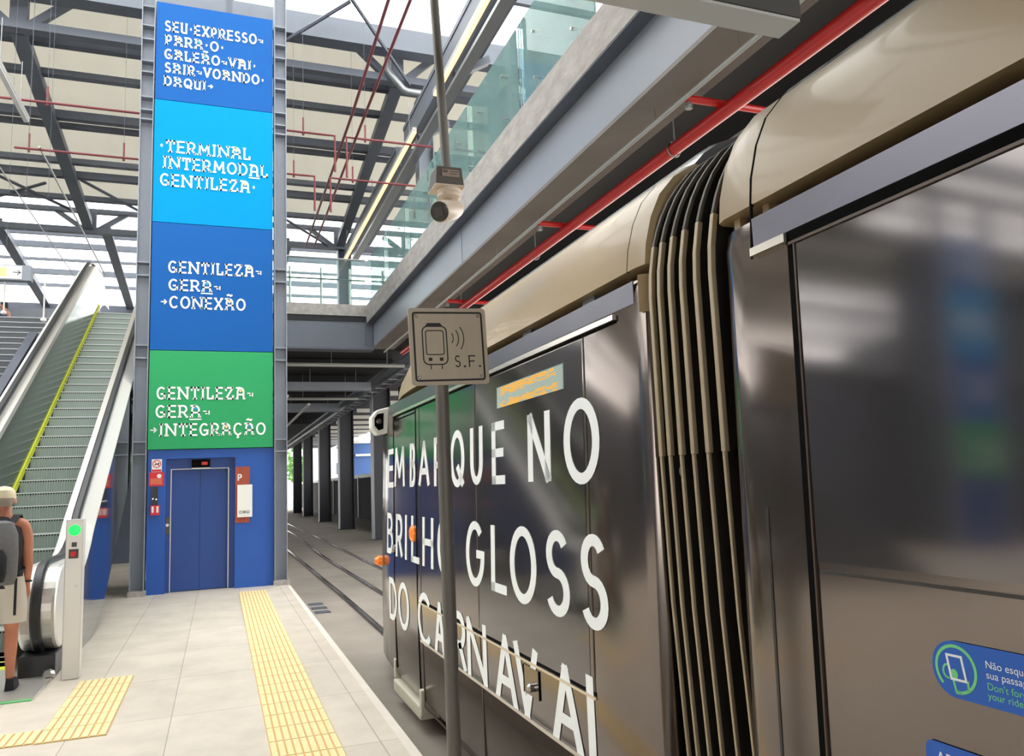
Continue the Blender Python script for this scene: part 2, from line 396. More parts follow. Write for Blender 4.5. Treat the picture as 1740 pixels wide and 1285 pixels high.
# mezzanine slabs (black painted underside, concrete edge)
mb = MB(); mb.box(3.30, 10, -14, 18, 5.40, 5.78); mb.box(-32, 3.30, -14, 3.2, 5.40, 5.78); mb.box(-.9, 10, 18, 76, 5.40, 5.78); mb.box(-32, -.9, 20.765, 76, 5.40, 5.78)  # includes an unseen slab over the camera, added to darken the tram fairing
mb.build('ceiling_mezzanine', m_black, kind='structure')
mb = MB(); mb.box(3.22, 3.302, -14, 18.08, 5.37, 5.8); mb.box(-.9, 3.22, 17.98, 18.06, 5.53, 5.8); mb.box(3.302, 3.40, -14, 18, 5.37, 5.399)
mb.build('trim_2', m_conc, kind='structure')
MB().box(5.25, 6.3, -14, 17, 5.1, 5.2).build('trim_lit_soffit', m_pale, kind='structure')  # pale panel stands in for a daylit part of the soffit

# ------------------------------------------------------------------ long steel edge beams
MB().box(3.225, 3.379, -13.9, 17.9, 5.355, 5.369).build('trim_kerb_shade', m_steel_dark, kind='structure')  # dark strip painted in for the shade under the kerb overhang
t = thing('edge_beam', 'blue grey steel edge beam running over the tram under the concrete kerb', 'beam', (3.6, 3, 4.76))
MB().box(3.38, 3.44, -13, 18, 4.80, 5.40).build('web', m_beam, t)
MB().box(3.36, 3.86, -13, 18, 4.76, 4.80).build('bottom_flange', M('lit_grey_flange', (116, 110, 104), .6, noise=(1.5, .15)), t)  # flange grey is lightened, the lit underside put into its colour
for y in (-4, 3.4, 10.8): MB().box(3.376, 3.381, y, y + .012, 4.82, 5.38).build('weld_seam', m_steel_dark, t)
t = thing('cross_beam', 'grey steel cross beam spanning behind the lift tower below the glass railing', 'beam', (1, 18, 4.7))
MB().box(-.9, 3.37, 18.02, 18.08, 4.76, 5.52).build('web', m_truss, t)
MB().box(-.9, 3.37, 17.9, 18.3, 4.72, 4.76).build('bottom_flange', m_steel_dark, t)
mb = MB()
for k in range(9): mb.lathe([(.016, 0), (.016, .02)], (3.2, 18.02, 4.86 + k * .07), (0, -1, 0), 8)
mb.build('rivets', m_steel_dark, t)

# ------------------------------------------------------------------ roof trusses, rafters, purlins
def truss(y, zc, label, hgt=.75, col=m_truss):
    t = thing('roof_truss', label, 'truss', (0, y, zc), 'roof trusses across the hall')
    MB().box(-32, 12, y - .12, y + .12, zc - .09, zc + .09).build('bottom_chord', col, t)
    MB().box(-32, 12, y - .10, y + .10, zc + hgt, zc + hgt + .14).build('top_chord', col, t)
    for k, xx in enumerate((-8, -4, 0, 4, 8)):
        MB().box(xx - .16, xx + .16, y - .1, y + .1, zc + .09, zc + hgt).build('post', col, t)
        for s in (-1, 1):
            MB().prism([(xx + s * .1, y - .07, zc + .05), (xx + s * .34, y - .07, zc + .05), (xx + s * 1.1, y - .07, zc + hgt), (xx + s * .86, y - .07, zc + hgt)], (0, .14, 0)).build('web_member', col, t)
    return t
truss(17.7, 11.40, 'grey steel roof truss crossing above the lift tower top')
truss(27.85, 10.24, 'grey steel roof truss where the beige roof meets the far bright skylight', .6)
truss(7.6, 11.9, 'steel roof truss carrying the skylight in front of the lift tower')
truss(-2.5, 11.9, 'steel roof truss carrying the skylight above the tram stop')
def rafter(x, y0, y1, w, d, label, g):
    z0, z1 = roofz(y0) - .92, roofz(y1) - .92
    o = MB().prism([(x - w / 2, y0, z0), (x - w / 2, y1, z1), (x - w / 2, y1, z1 + d), (x - w / 2, y0, z0 + d)], (w, 0, 0)).build('roof_rafter', m_truss)
    MB().prism([(x - w * .75, y0, z0 - .02), (x - w * .75, y1, z1 - .02), (x - w * .75, y1, z1), (x - w * .75, y0, z0)], (w * 1.5, 0, 0)).build('flange', m_truss, o)
    return tag(o, label, 'rafter', g)
rafter(-4.05, 17.9, 27.7, .2, .35, 'grey sloping rafter under the beige roof left of the lift tower', 'roof rafters')
rafter(4.05, 17.9, 27.7, .2, .35, 'grey sloping rafter under the beige roof between lift tower and warm lamps', 'roof rafters')
rafter(-12.05, 17.9, 27.7, .2, .35, 'grey sloping rafter under the beige roof far above the stairs', 'roof rafters')
rafter(-3.55, 28, 35.8, .2, .3, 'grey sloping rafter under the far skylight behind the escalator top', 'roof rafters')
rafter(-6.65, 28, 35.8, .2, .3, 'grey sloping rafter under the far skylight above the stair head', 'roof rafters')
rafter(2.2, 28, 35.8, .2, .3, 'grey sloping rafter under the far skylight right of the lift tower', 'roof rafters')
for y, w, m, wh in ((18.5, .2, m_steel_dark, 'nearest the lift tower top'), (19.7, .16, m_truss, 'second from the lift tower top'), (21.5, .24, m_steel_dark, 'third from the lift tower top'), (22.0, .12, m_steel_dark, 'paired just behind the third'), (23.9, .16, m_truss, 'in the middle of the beige roof'), (24.7, .22, m_steel_dark, 'behind the middle of the beige roof'), (26.2, .16, m_truss, 'last before the bright skylight')):
    tag(MB().box(-32, 12, y - .1, y + .1, roofz(y) - .58 - w / 2, roofz(y) - .58 + w * .4).build('roof_purlin', m), 'steel purlin across the beige roof underside, ' + wh, 'purlin', 'purlins under the beige roof')
for y, w, wh in ((29.2, .06, 'nearest the truss'), (30.2, .14, 'second from the truss'), (31.5, .06, 'third from the truss'), (32.8, .14, 'fourth from the truss'), (34.2, .08, 'last before the far wall')):
    tag(MB().box(-32, 12, y - .05, y + .05, roofz(y) - .55 - w / 2, roofz(y) - .55 + w).build('skylight_bar', m_truss), 'thin grey bar across the far bright skylight, ' + wh, 'skylight bar', 'bars under the far skylight')
tag(MB().box(-32, 12, 35.6, 36.2, 9.0, 9.5).build('gutter_beam', m_steel_dark), 'dark gutter beam at the far end of the bright skylight', 'beam')
for i, (a, b) in enumerate((((-32, 8.5), (12, 8.5)), ((-32, 12.6), (12, 12.6)), ((-32, 15.1), (12, 15.1)))):
    tag(MB().box(a[0], b[0], a[1] - .06, a[1] + .06, 12.22, 12.36).build('skylight_bar', m_truss), ('grey bar under the overhead skylight, ' + ('above the tram stop', 'between stop and lift tower', 'just before the lift tower')[i]), 'skylight bar', 'bars under the overhead skylight')
tag(MB().box(-32, 12, 16.9, 17.3, 11.75, 12.3).build('roof_gutter', m_truss), 'pale grey gutter along the lower edge of the overhead skylight', 'gutter')
# wind braces
for a, b, l in (((2.35, 15.6, 12.3), (4.3, 17.6, 11.3), 'dark diagonal brace rod across the skylight right of the lift tower'),
                ((1.2, 17.2, 11.6), (2.6, 15.9, 12.1), 'thin brace rod rising from the lift tower top to the skylight'),
                ((-4.9, 25.5, 10.9), (-8.4, 27.6, 10.3), 'diagonal brace rod under the beige roof above the stairs'),
                ((-3.9, 25.0, 10.9), (-1.3, 27.6, 10.3), 'diagonal brace rod under the beige roof beside the lift tower'),
                ((-6.5, 24.6, 10.95), (-4.4, 26.6, 10.5), 'crossing brace rod under the beige roof left of the rafter'),
                ((.9, 25.2, 10.85), (3.6, 27.7, 10.25), 'diagonal brace rod behind the red inclined pipes')):
    tag(MB().tube([a, b], .045, 6).build('brace_rod', m_steel_dark), l, 'brace', 'roof brace rods')
# column + catwalk on the right upper level
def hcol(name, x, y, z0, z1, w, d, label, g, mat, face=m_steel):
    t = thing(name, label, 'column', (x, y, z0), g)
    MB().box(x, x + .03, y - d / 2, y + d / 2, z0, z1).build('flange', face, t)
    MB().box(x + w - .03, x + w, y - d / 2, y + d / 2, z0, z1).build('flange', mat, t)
    MB().box(x + .03, x + w - .03, y - .03, y + .03, z0, z1).build('web', mat, t)
    MB().box(x - .03, x + w + .03, y - d / 2 - .03, y + d / 2 + .03, z0, z0 + .03).build('base_plate', mat, t)
    return t
hcol('upper_column', 4.62, 18.3, 5.8, 11.3, .40, .4, 'grey steel column on the upper floor behind the glass railing, nearer one', 'upper floor columns', m_steel)
hcol('upper_column', 3.98, 28, 5.8, 10.2, .48, .4, 'dark steel column on the upper floor by the far skylight', 'upper floor columns', m_steel_dark)
t = thing('overhead_girder', 'dark overhead girder above the upper floor beside the warm lamps', 'girder', (4.7, 10, 10.0))
MB().box(4.2, 4.32, 2, 17.9, 9.7, 10.2).build('web', m_truss, t); MB().box(4.18, 5.0, 2, 17.9, 10.2, 10.3).build('deck', m_truss, t)
t2 = thing('overhead_girder', 'grey overhead girder behind the nearer upper column beside the further warm lamp', 'girder', (4.7, 22, 10.0)); MB().box(4.2, 4.32, 18.8, 27.82, 9.7, 10.1).build('web', m_truss, t2); MB().box(4.18, 5.0, 18.8, 27, 10.1, 10.2).build('deck', m_truss, t2)
for y in (8, 11, 14, 17): MB().prism([(4.35, y, 9.75), (4.35, y + .18, 9.75), (5.1, y + .18, 10.2), (5.1, y, 10.2)], (.02, 0, -.15)).build('knee_brace', m_steel_dark, t)

# rainwater pipe
tag(MB().tube([(3.74, 17.44, 12.2), (3.74, 17.44, 11.5), (3.80, 17.44, 11.4), (4.11, 17.44, 11.06), (4.21, 17.44, 11.02), (4.7, 17.44, 11.02), (4.74, 17.5, 11.02), (4.74, 18.12, 11.02)], .085, 12).build('rainwater_pipe', m_galv, smooth=True), 'silver elbowed rainwater pipe below the skylight gutter', 'pipe')

# ------------------------------------------------------------------ lamps in a row
def linear_lamp(name, x, y0, y1, z, label, g, lit=True):
    t = thing(name, label, 'lamp', (x, (y0 + y1) / 2, z), g)
    MB().box(x - .045, x + .045, y0, y1, z, z + .09).build('housing', m_duct, t)
    MB().box(x - .04, x + .04, y0 + .02, y1 - .02, z - .035, z - .002).build('diffuser', m_lamp if lit else m_lampoff, t)
    for y in (y0 + .5, (y0 + y1) / 2, y1 - .5): MB().tube([(x, y, z + .09), (x, y, z + .9)], .008, 5).build('hanger', m_galv, t)
    return t
linear_lamp('linear_lamp', 4.0, 7.2, 14.25, 9.3, 'long warm lit linear lamp above the nearer glass railing', 'warm linear lamps')
linear_lamp('linear_lamp', 4.0, 16.0, 26.3, 9.33, 'long warm lit linear lamp behind the camera pole, further one', 'warm linear lamps')
tag(MB().box(4.28, 4.5, 7, 26.5, 9.42, 9.5).build('cable_tray', m_galv), 'grey cable tray running beside the warm linear lamps', 'tray')
linear_lamp('unlit_linear_lamp', -3.38, 12, 15.8, 8.5, 'unlit pale linear lamp hanging above the escalator', 'unlit lamps over the escalator', False)
tag(MB().tube([(-3.4, 17.0, 8.52), (-3.41, 27, 8.5)], .022, 6).build('conduit', m_pipewhite), 'thin pale conduit running on from the unlit lamp above the escalator', 'conduit')
tag(MB().tube([(-4.3, 17.0, 8.4), (-4.25, 27, 8.4)], .016, 6).build('conduit', m_pipewhite), 'thin pale conduit left of the unlit lamp, above the stairs', 'conduit')

# ------------------------------------------------------------------ sprinkler pipes
def redpipe(name, path, r, label, g=None, drops=(), mat=m_redpipe):
    o = MB().tube(path, r, 8).build(name, mat, smooth=True)
    for d in drops:
        MB().tube([d, (d[0], d[1], d[2] + .32)], r * .8, 6).build('drop', mat, o); MB().tube([(d[0], d[1], d[2] + .3), (d[0], d[1], 11.8 if d[1] > 16.9 else 12.4)], .003, 4).build('hanger', m_steel_dark, o); MB().lathe([(.02, 0), (.03, .03), (.01, .05)], (d[0], d[1], d[2] - .07), (0, 0, 1), 8).build('sprinkler_head', mat, o)
    return tag(o, label, 'pipe', g)
redpipe('sprinkler_pipe', [(2.72, 10, 9), (2.70, 14.9, 9), (2.7, 24, 9)], .03, 'dull red pipe running lengthwise right of the lift tower, right of the pair', 'lengthwise sprinkler pipes')
redpipe('sprinkler_pipe', [(2.38, 10.1, 9), (2.45, 14.9, 9), (2.45, 24, 9)], .03, 'dull red pipe running lengthwise right of the lift tower, left of the pair', 'lengthwise sprinkler pipes')
redpipe('sprinkler_pipe', [(-9, 16, 9.0), (1.98, 16, 9.0), (2.25, 16, 9.0), (2.25, 16, 8.2)], .026, 'dull red cross pipe bending down beside the lengthwise pair, nearer one', 'cross sprinkler pipes', [(-3.1, 16, 9), (1.6, 16, 9)])
redpipe('sprinkler_pipe', [(2.5, 16, 8.1), (2.5, 16, 9.0), (2.8, 16, 9.0), (4.4, 16, 9.0)], .026, 'dull red cross pipe passing behind the warm lamp', 'cross sprinkler pipes', [(2.9, 16, 9)])
redpipe('sprinkler_pipe', [(-3.85, 17.1, 8.5), (1.7, 17.1, 8.5), (1.95, 17.1, 8.5), (1.95, 17.1, 7.7)], .025, 'dull red cross pipe low beside the lift tower, further one', 'cross sprinkler pipes', [(-3.6, 17.1, 8.5), (-1.9, 17.1, 8.5), (1.5, 17.1, 8.5)])
redpipe('sprinkler_pipe', [(2.3, 17.1, 7.7), (2.3, 17.1, 8.5), (2.6, 17.1, 8.5), (4.4, 17.1, 8.5)], .025, 'dull red cross pipe low behind the glass railing', 'cross sprinkler pipes', [(2.8, 17.1, 8.5)])
# bright red main over the tram
t = thing('fire_main_pipe', 'bright red fire main running above the tram roof', 'pipe', (4.0, 6, 4.6))
MB().tube([(4.06, -6, 4.6), (4.0, 8, 4.6), (3.95, 17.5, 4.6)], .062, 14).build('main', m_red, t, smooth=True)
for y in (1.6, 5.2, 8.45, 12.6):
    b = MB().tube([(3.63, y, 4.66), (4.5, y, 4.66)], .033, 10).build('branch', m_red, t, smooth=True)
    MB().lathe([(.03, 0), (.034, .03), (.018, .04), (.018, .06)], (3.65, y, 4.57), (0, 0, 1), 10).build('sprinkler_head', m_galv, b)
for y in (3.3, 6.0, 9.5, 13): MB().tube([(4.01 + .07 * math.cos(a), y, 4.6 + .075 * math.sin(a)) for a in [k * PI / 8 for k in range(17)]] + [(4.02, y, 4.7), (4.02, y, 5.4)], .008, 5).build('hanger', m_galv, t)
t = thing('conduit', 'pale straight conduit hung under the steel edge beam', 'conduit', (3.57, 5, 4.62))
MB().tube([(3.58, -4, 4.62), (3.55, 17.6, 4.62)], .02, 8).build('tube', m_pipewhite, t)
for y in (2, 3.2, 4.4, 5.6, 7, 8.3, 9.8, 12, 14): MB().tube([(3.57, y, 4.62), (3.57, y, 5.4)], .004, 4).build('hanger', m_galv, t)
# housing jutting in at the top edge
t = thing('overhead_housing', 'light grey rectangular housing beam jutting in overhead at the top edge', 'housing', (1.9, 2.98, 3.8))
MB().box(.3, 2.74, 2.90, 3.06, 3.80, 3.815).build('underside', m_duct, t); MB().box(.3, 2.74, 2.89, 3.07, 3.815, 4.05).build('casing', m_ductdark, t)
for x in (.6, 2.2): MB().tube([(x, 2.98, 4.05), (x, 2.98, 12.46)], .02, 8).build('hanger', m_galv, t)

# ------------------------------------------------------------------ glass railings
def railing(name, axis, c, a, b, z, label, n, pw=.9):
    t = thing(name, label, 'railing', ((c, a, z) if axis == 'y' else (a, c, z)), 'glass railings of the upper floor')
    L = (b - a) / n
    for i in range(n):
        p, q = a + i * L + .02, a + (i + 1) * L - .02
        bx = (c, c + .016, p, q) if axis == 'y' else (p, q, c, c + .016)
        MB().box(*bx, z + .04, z + 1.08).build('glass_pane', m_glass, t)
        for k in (.25, .75):
            s = p + (q - p) * k
            po = MB().tube(([(c + .1, s, z - .0), (c + .1, s, z + .9)] if axis == 'y' else [(s, c + .1, z - .0), (s, c + .1, z + .9)]), .028, 8).build('post', m_inoxsat, t)
            for zz in (.2, .75):
                MB().tube(([(c - .015, s, z + zz), (c + .1, s, z + zz)] if axis == 'y' else [(s, c - .015, z + zz), (s, c + .1, z + zz)]), .018, 8).build('clamp', m_inox, po)
    if axis == 'x': MB().tube([(a, c + .06, z + .62), (b, c + .06, z + .62)], .02, 6).build('rail', m_galv, t); MB().tube([(a, c + .06, z + 1.12), (b, c + .06, z + 1.12)], .025, 6).build('handrail', m_galv, t)
    else: MB().tube([(c + .16, a, z + .62), (c + .16, b, z + .62)], .016, 6).build('rail', m_galv, t)
    return t
railing('glass_railing', 'y', 3.26, -6, 18, 5.8, 'green tinted glass railing along the concrete kerb above the tram', 12)
railing('glass_railing', 'x', 18.06, -.9, 3.22, 5.8, 'clear glass railing across the far end right of the lift tower', 3)

# ------------------------------------------------------------------ columns along the track
for i, (x, y) in enumerate(((5.12, 28), (5.10, 36.2), (5.3, 45.6), (5.5, 56.5), (5.6, 65.5))):
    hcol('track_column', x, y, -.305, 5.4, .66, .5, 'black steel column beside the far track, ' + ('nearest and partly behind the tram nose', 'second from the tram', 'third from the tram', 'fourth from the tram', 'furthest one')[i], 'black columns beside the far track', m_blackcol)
# cable ladder along the columns
t = thing('cable_ladder', 'long grey cable ladder hung under the dark deck along the columns', 'cable ladder', (4.9, 40, 4.7))
for x in (4.62, 5.0): MB().box(x, x + .03, 19, 70, 4.66, 4.76).build('side_rail', m_galv, t)
for k in range(48): MB().box(4.63, 5.02, 19.5 + k * 1.05, 19.56 + k * 1.05, 4.67, 4.70).build('rung', m_galv, t)
MB().box(4.5, 5.1, 18.8, 70, 4.86, 4.96).build('duct', m_steel_dark, t)
# cross services under the deck
for y, w, z, l in ((19.5, .05, 4.6, 'pale round pipe across under the deck just behind the cross beam'), (24.4, .16, 4.55, 'grey flat duct across under the dark deck, nearer'), (26.6, .05, 4.55, 'thin pale pipe across under the dark deck behind the flat duct'), (31.2, .2, 4.55, 'grey flat duct across under the dark deck, further')):
    o = tag((MB().tube([(-.85, y, z), (4.45, y, z)], w, 8) if w < .1 else MB().box(-.85, 4.45, y - w, y + w, z, z + w * 1.6)).build('service_pipe' if w < .1 else 'service_duct', m_pipewhite if w < .1 else m_steel, smooth=w < .1), l, 'pipe' if w < .1 else 'duct')
    for x in (1.2, 2.6, 4.0): MB().tube([(x, y, z + .02), (x, y, 5.41)], .007, 5).build('hanger', m_galv, o)
for i, (a, b) in enumerate((((1.9, 24.5, 4.5), (3.4, 42, 4.5)), ((2.8, 27, 4.5), (3.4, 44, 4.5)))):
    o = MB().box(a[0], a[0] + .08, a[1], b[1], 4.38, 4.44).build('track_lamp', m_lampoff)
    for y in (b[1] - 1, b[1] - 8): MB().tube([(a[0] + .04, y, 4.43), (a[0] + .04, y, 5.41)], .006, 5).build('hanger', m_galv, o)
    tag(o, 'thin pale lamp strip under the dark deck, ' + ('nearer the lift tower', 'nearer the columns')[i], 'lamp', 'lamp strips under the deck')
for k in range(14):
    y = 20.5 + k * 3.6
    tag(MB().box(6.35, 9.98, y, y + .12, 5.22, 5.402).build('deck_joist', m_white), 'white joist under the outer deck beyond the columns', 'joist', 'white joists under the outer deck')
for k in range(8):
    y = 20 + k * 3.4
    tag(MB().box(-.88, 5, y, y + .25, 5.12, 5.383).build('deck_joist', m_black), 'black joist under the dark deck over the track', 'joist', 'black joists under the deck')
# low fence + what lies outside
t = thing('boundary_fence', 'low dark panel fence beyond the track columns', 'fence', (8, 40, -.3))
MB().box(8, 8.08, 24, 85, -.305, 2.1).build('panel', M('matt_black_fence', (22, 23, 27), .95), t)
for k in range(8): MB().box(7.9, 8.0, 26 + k * 5.5, 26.12 + k * 5.5, -.305, 2.15).build('post', m_galv, t)
MB().box(7.95, 8.13, 24, 85, 2.1, 2.3).build('coping', m_pale, t)
t = thing('building', 'blue building seen outside between the track columns', 'building', (10, 56, -.36))
MB().box(8.7, 16, 55, 62, -.36, 4.6).build('wall', m_bluebld, t); MB().box(8.6, 16.1, 54.9, 62.1, 4.6, 4.8).build('roof', m_white, t); MB().box(8.9, 10.2, 54.85, 55, 3.7, 3.85).build('sign_strip', m_white, t)
t = thing('building', 'pale grey building outside beyond the second and third columns', 'building', (12, 85, -.36))
MB().box(9.5, 14, 84, 92, -.36, 7).build('wall', m_greybld, t); MB().box(9.4, 14.1, 83.9, 92.1, 7, 7.3).build('roof', m_white, t)
for x in (10.2, 11.6): MB().box(x, x + .8, 83.92, 84.02, 3, 4.2).build('window', m_steel_dark, t)
for i, (x, y, h) in enumerate(((9.6, 96, 6), (20, 70, 6.5), (11, 118, 8))):
    t = thing('tree', ('green tree outside behind the grey building', 'green tree outside right of the blue building', 'tall pale tree far outside between the columns')[i], 'tree', (x, y, -.36), 'trees outside')
    MB().tube([(x, y, -.36), (x + .1, y, h * .5)], [.2, .12], 8).build('trunk', m_woodred, t)
    mb = MB()
    for k in range(420):
        a, bb, r = random.random() * 6.28, random.uniform(-1, 1), random.random() ** .4 * h * .38
        c = Vector((x + r * math.cos(a) * math.sqrt(1 - bb * bb), y + r * math.sin(a) * math.sqrt(1 - bb * bb), h * .62 + r * bb * .9))
        u = Vector((random.uniform(-1, 1), random.uniform(-1, 1), random.uniform(-1, 1))).normalized() * .3; v = u.cross(Vector((random.random(), random.random(), 1))).normalized() * .25
        mb.add([c - u, c + v, c + u, c - v], [(0, 1, 2, 3)])
    mb.build('crown', m_leaf, t)

# ------------------------------------------------------------------ rails in the track
def rail(path, label):
    o = MB().loft([[(p[0] + dx, p[1], z) for dx, z in ((-.05, -.33), (.05, -.33), (.05, -.296), (-.05, -.296))] for p in path]).build('track_rail', m_rail)
    MB().loft([[(p[0] + dx, p[1], z) for dx, z in ((-.022, -.30), (.022, -.30), (.022, -.288), (-.022, -.288))] for p in path]).build('rail_head', m_railtop, o)
    return tag(o, label, 'rail', 'tram rails')
rail([(1.98, -12), (1.97, 8), (2.02, 14), (2.02, 40), (2.1, 75)], 'tram rail in the paving nearest the platform edge')
rail([(3.42, -12), (3.44, 14), (3.50, 22), (3.56, 30), (3.65, 75)], 'tram rail in the paving beside the black columns')
rail([(2.66, 9), (2.68, 14), (2.7, 22), (2.95, 34), (3.1, 75)], 'middle tram rail merging between the two outer rails')
for y in (12.3, 12.75, 13.2): tag(MB().box(1.37, 1.6, y, y + .25, -.31, -.298).build('drain_cover', m_steel_dark), 'small dark drain cover beside the platform end, ' + {12.3: 'nearest', 12.75: 'middle', 13.2: 'furthest'}[y] + ' of three', 'drain cover', 'drain covers beside the platform')

# ------------------------------------------------------------------ tactile paving
def tactile(x0, x1, y0, y1, along, label, n):
    o = MB().box(x0, x1, y0, y1, 0, .004).build('tactile_strip', m_groove)
    mb = MB(); W = (x1 - x0) if along == 'y' else (y1 - y0); L = (y1 - y0) if along == 'y' else (x1 - x0); w = W / n; m = max(1, int(L / .3))
    for i in range(n):
        for k in range(m):
            a, b = i * w + w * .13, (i + 1) * w - w * .13; p, q = k * L / m + .006, (k + 1) * L / m - .006
            if along == 'y': mb.box(x0 + a, x0 + b, y0 + p, y0 + q, .003, .009)
            else: mb.box(x0 + p, x0 + q, y0 + a, y0 + b, .003, .009)
    mb.build('ridges', m_tact, o)
    return tag(o, label, 'tactile paving', 'yellow tactile strips')
tactile(.30, .71, -2, 13.2, 'y', 'long cream yellow tactile strip leading from the lift along the platform edge', 9)
tactile(-1.10, -.68, 6.0, 7.8, 'y', 'short cream yellow tactile strip beside the escalator bollard', 8)
tactile(-2.4, -1.105, 6.02, 6.34, 'y', 'narrow cream yellow tactile strip turning across in front of the escalator', 24)
#PART2
# ================================================================== LIFT TOWER
FY = 13.8
T = thing('lift_tower', 'tall lift tower with stacked blue, cyan and green banners and blue door', 'lift tower', (-.11, FY, 0))
MB().box(-1.06, .84, FY + .12, FY + 2.05, 2.3, 10.0).build('shaft', m_steel_dark, T)
MB().box(-1.06, -.85, FY + .12, FY + 2.05, 0, 2.3).build('shaft', m_steel_dark, T); MB().box(.3, .84, FY + .12, FY + 2.05, 0, 2.3).build('shaft', m_steel_dark, T); MB().box(-.85, .3, FY + .4, FY + 2.05, 0, 2.3).build('shaft', m_steel_dark, T)
for x0, x1 in ((-1.30, -1.09), (.87, 1.08)):
    c = MB().box(x0 + .012, x1 - .012, FY + .06, FY + .09, 0.08, 11.3).build('steel_column', m_steel, T)
    MB().box(x0, x0 + .014, FY - .08, FY + .2, 0.08, 11.3).build('flange', m_steel, c); MB().box(x1 - .014, x1, FY - .08, FY + .2, 0.08, 11.3).build('flange', m_steel, c)
    mb = MB()
    for z in (2.2, 2.4, 3.76, 3.97, 5.14, 5.36, 7.85, 8.02, 8.25, 8.7, 8.9, 9.3, 9.55, 9.9): MB().box(x0 + .014, x1 - .014, FY - .07, FY + .06, z, z + .02).build('stiffener', m_steel, c)
    
    MB().box(x0 - .015, x1 + .03, FY - .13, FY + .25, 0, .08).build('plinth', m_conc, c)
MB().tube([(.12, FY + 1.5, 10), (.12, FY + 1.5, 12)], .09, 10).build('roof_post', m_steel_dark, T)
# blue portal
MB().prism([(-1.07, 0), (-.80, 0), (-.80, 2.13), (.25, 2.13), (.25, 0), (.86, 0), (.86, 2.27), (-1.07, 2.27)] and [(-1.07, FY, 0), (-.80, FY, 0), (-.80, FY, 2.13), (.25, FY, 2.13), (.25, FY, 0), (.86, FY, 0), (.86, FY, 2.275), (-1.07, FY, 2.275)], (0, .12, 0)).build('portal', m_blue, T)
MB().prism([(-.80, FY + .1, 0), (-.735, FY + .1, 0), (-.735, FY + .1, 1.965), (.155, FY + .1, 1.965), (.155, FY + .1, 0), (.25, FY + .1, 0), (.25, FY + .1, 2.13), (-.80, FY + .1, 2.13)], (0, .1, 0)).build('door_frame', m_bluedoor, T)
for a, b in ((-.735, -.292), (-.288, .155)): MB().box(a, b, FY + .16, FY + .19, .01, 1.965).build('door_leaf', m_bluedoor, T)
mb = MB(); mb.box(-.735, -.722, FY + .09, FY + .12, 0, 1.965); mb.box(.142, .155, FY + .09, FY + .12, 0, 1.965); mb.box(-.722, .142, FY + .09, FY + .12, 1.955, 1.965); mb.build('bright_edging', m_inoxsat, T)
d = MB().box(-.42, -.14, FY + .05, FY + .1, 1.975, 2.11).build('floor_display', m_seam, T); MB().box(-.42, -.14, FY + .045, FY + .1, 1.955, 1.975).build('display_rim', m_inoxsat, d)
MB().box(-.27, -.18, FY + .046, FY + .05, 2.02, 2.07).build('digits', M('dim_red_digits', (120, 30, 30), .4, emit=((255, 40, 40), .3)), d)
c = MB().box(-.815, -.735, FY + .085, FY + .1, .93, 1.19).build('call_panel', m_box, T); MB().lathe([(.025, 0), (.025, .012)], (-.775, FY + .085, 1.07), (0, -1, 0), 14).build('call_button', m_lampoff, c)
# banners
def PF(x, y, e): return (x, FY - .062 - e, y)
ban = []
for nm, z0, z1, m, lab in (('green', 2.285, 3.90, m_pgreen, 'green'), ('blue', 3.91, 6.07, m_pblue, 'lower blue'), ('cyan', 6.08, 8.24, m_pcyan, 'cyan'), ('blue', 8.25, 10.03, m_pblue, 'upper blue')):
    o = MB().box(-1.075, .845, FY - .06, FY, z0, z1).build('banner', m, T); o['label'] = lab + ' banner panel with white lettering'; ban.append(o)
def banner_text(parent, lines):
    mb = MB(); sand = MB(); teal = MB(); n = 0
    for txt, x0, x1, z0, h in lines:
        cells = textline(mb, txt, x0, x1, z0, h, .0145, PF, .006)
        for c, a, b in cells:
            if c in 'AÃ':
                w = b - a; n += 1
                q = [(a + w * .33, z0 + h * .8), (a + w * .67, z0 + h * .8)] + [(a + w * (.5 + .17 * math.cos(t)), z0 + h * (.78 - .2 * math.sin(t))) for t in [k * PI / 6 for k in range(7)]]
                (sand if n % 2 else teal).plate(q, PF, .004)
                if txt in ('GERA-', 'INTERMODAL'): mb.strip([(a, z0 - h * .13), (b, z0 - h * .13)], .01, PF, .006)
    o = mb.build('lettering', m_letter, parent); o.parent = parent
    sand.build('letter_infill', m_sand, parent); teal.build('letter_infill', m_teal, parent)
BT = [(3, [('SEU+EXPRESSO-', -.94, .68, 9.50, .20), ('PARA+O+', -.93, .02, 9.25, .19), ('GALEÃO-VAI+', -.94, .56, 8.99, .19), ('SAIR-VOANDO+', -.93, .70, 8.74, .19), ('DAQUI>', -.94, -.15, 8.50, .18)]),
      (2, [('+TERMINAL', -.99, .47, 7.31, .22), ('INTERMODAL', -.93, .76, 7.02, .22), ('GENTILEZA+', -.97, .56, 6.71, .22)]),
      (1, [('GENTILEZA-', -.82, .66, 5.21, .21), ('GERA-', -.81, .0, 4.91, .20), ('>CONEXÃO', -.93, .40, 4.61, .21)]),
      (0, [('GENTILEZA-', -.96, .53, 3.09, .21), ('GERA-', -.97, -.15, 2.79, .21), ('>INTEGRAÇÃO', -1.05, .73, 2.49, .21)])]
for i, l in BT: banner_text(ban[i], l)
def front(x0, x1, z0, z1, y, th, name, m, par): return MB().box(x0, x1, y - th, y, z0, z1).build(name, m, par)
def FP(y): return lambda x, z, e: (x, y - e, z)
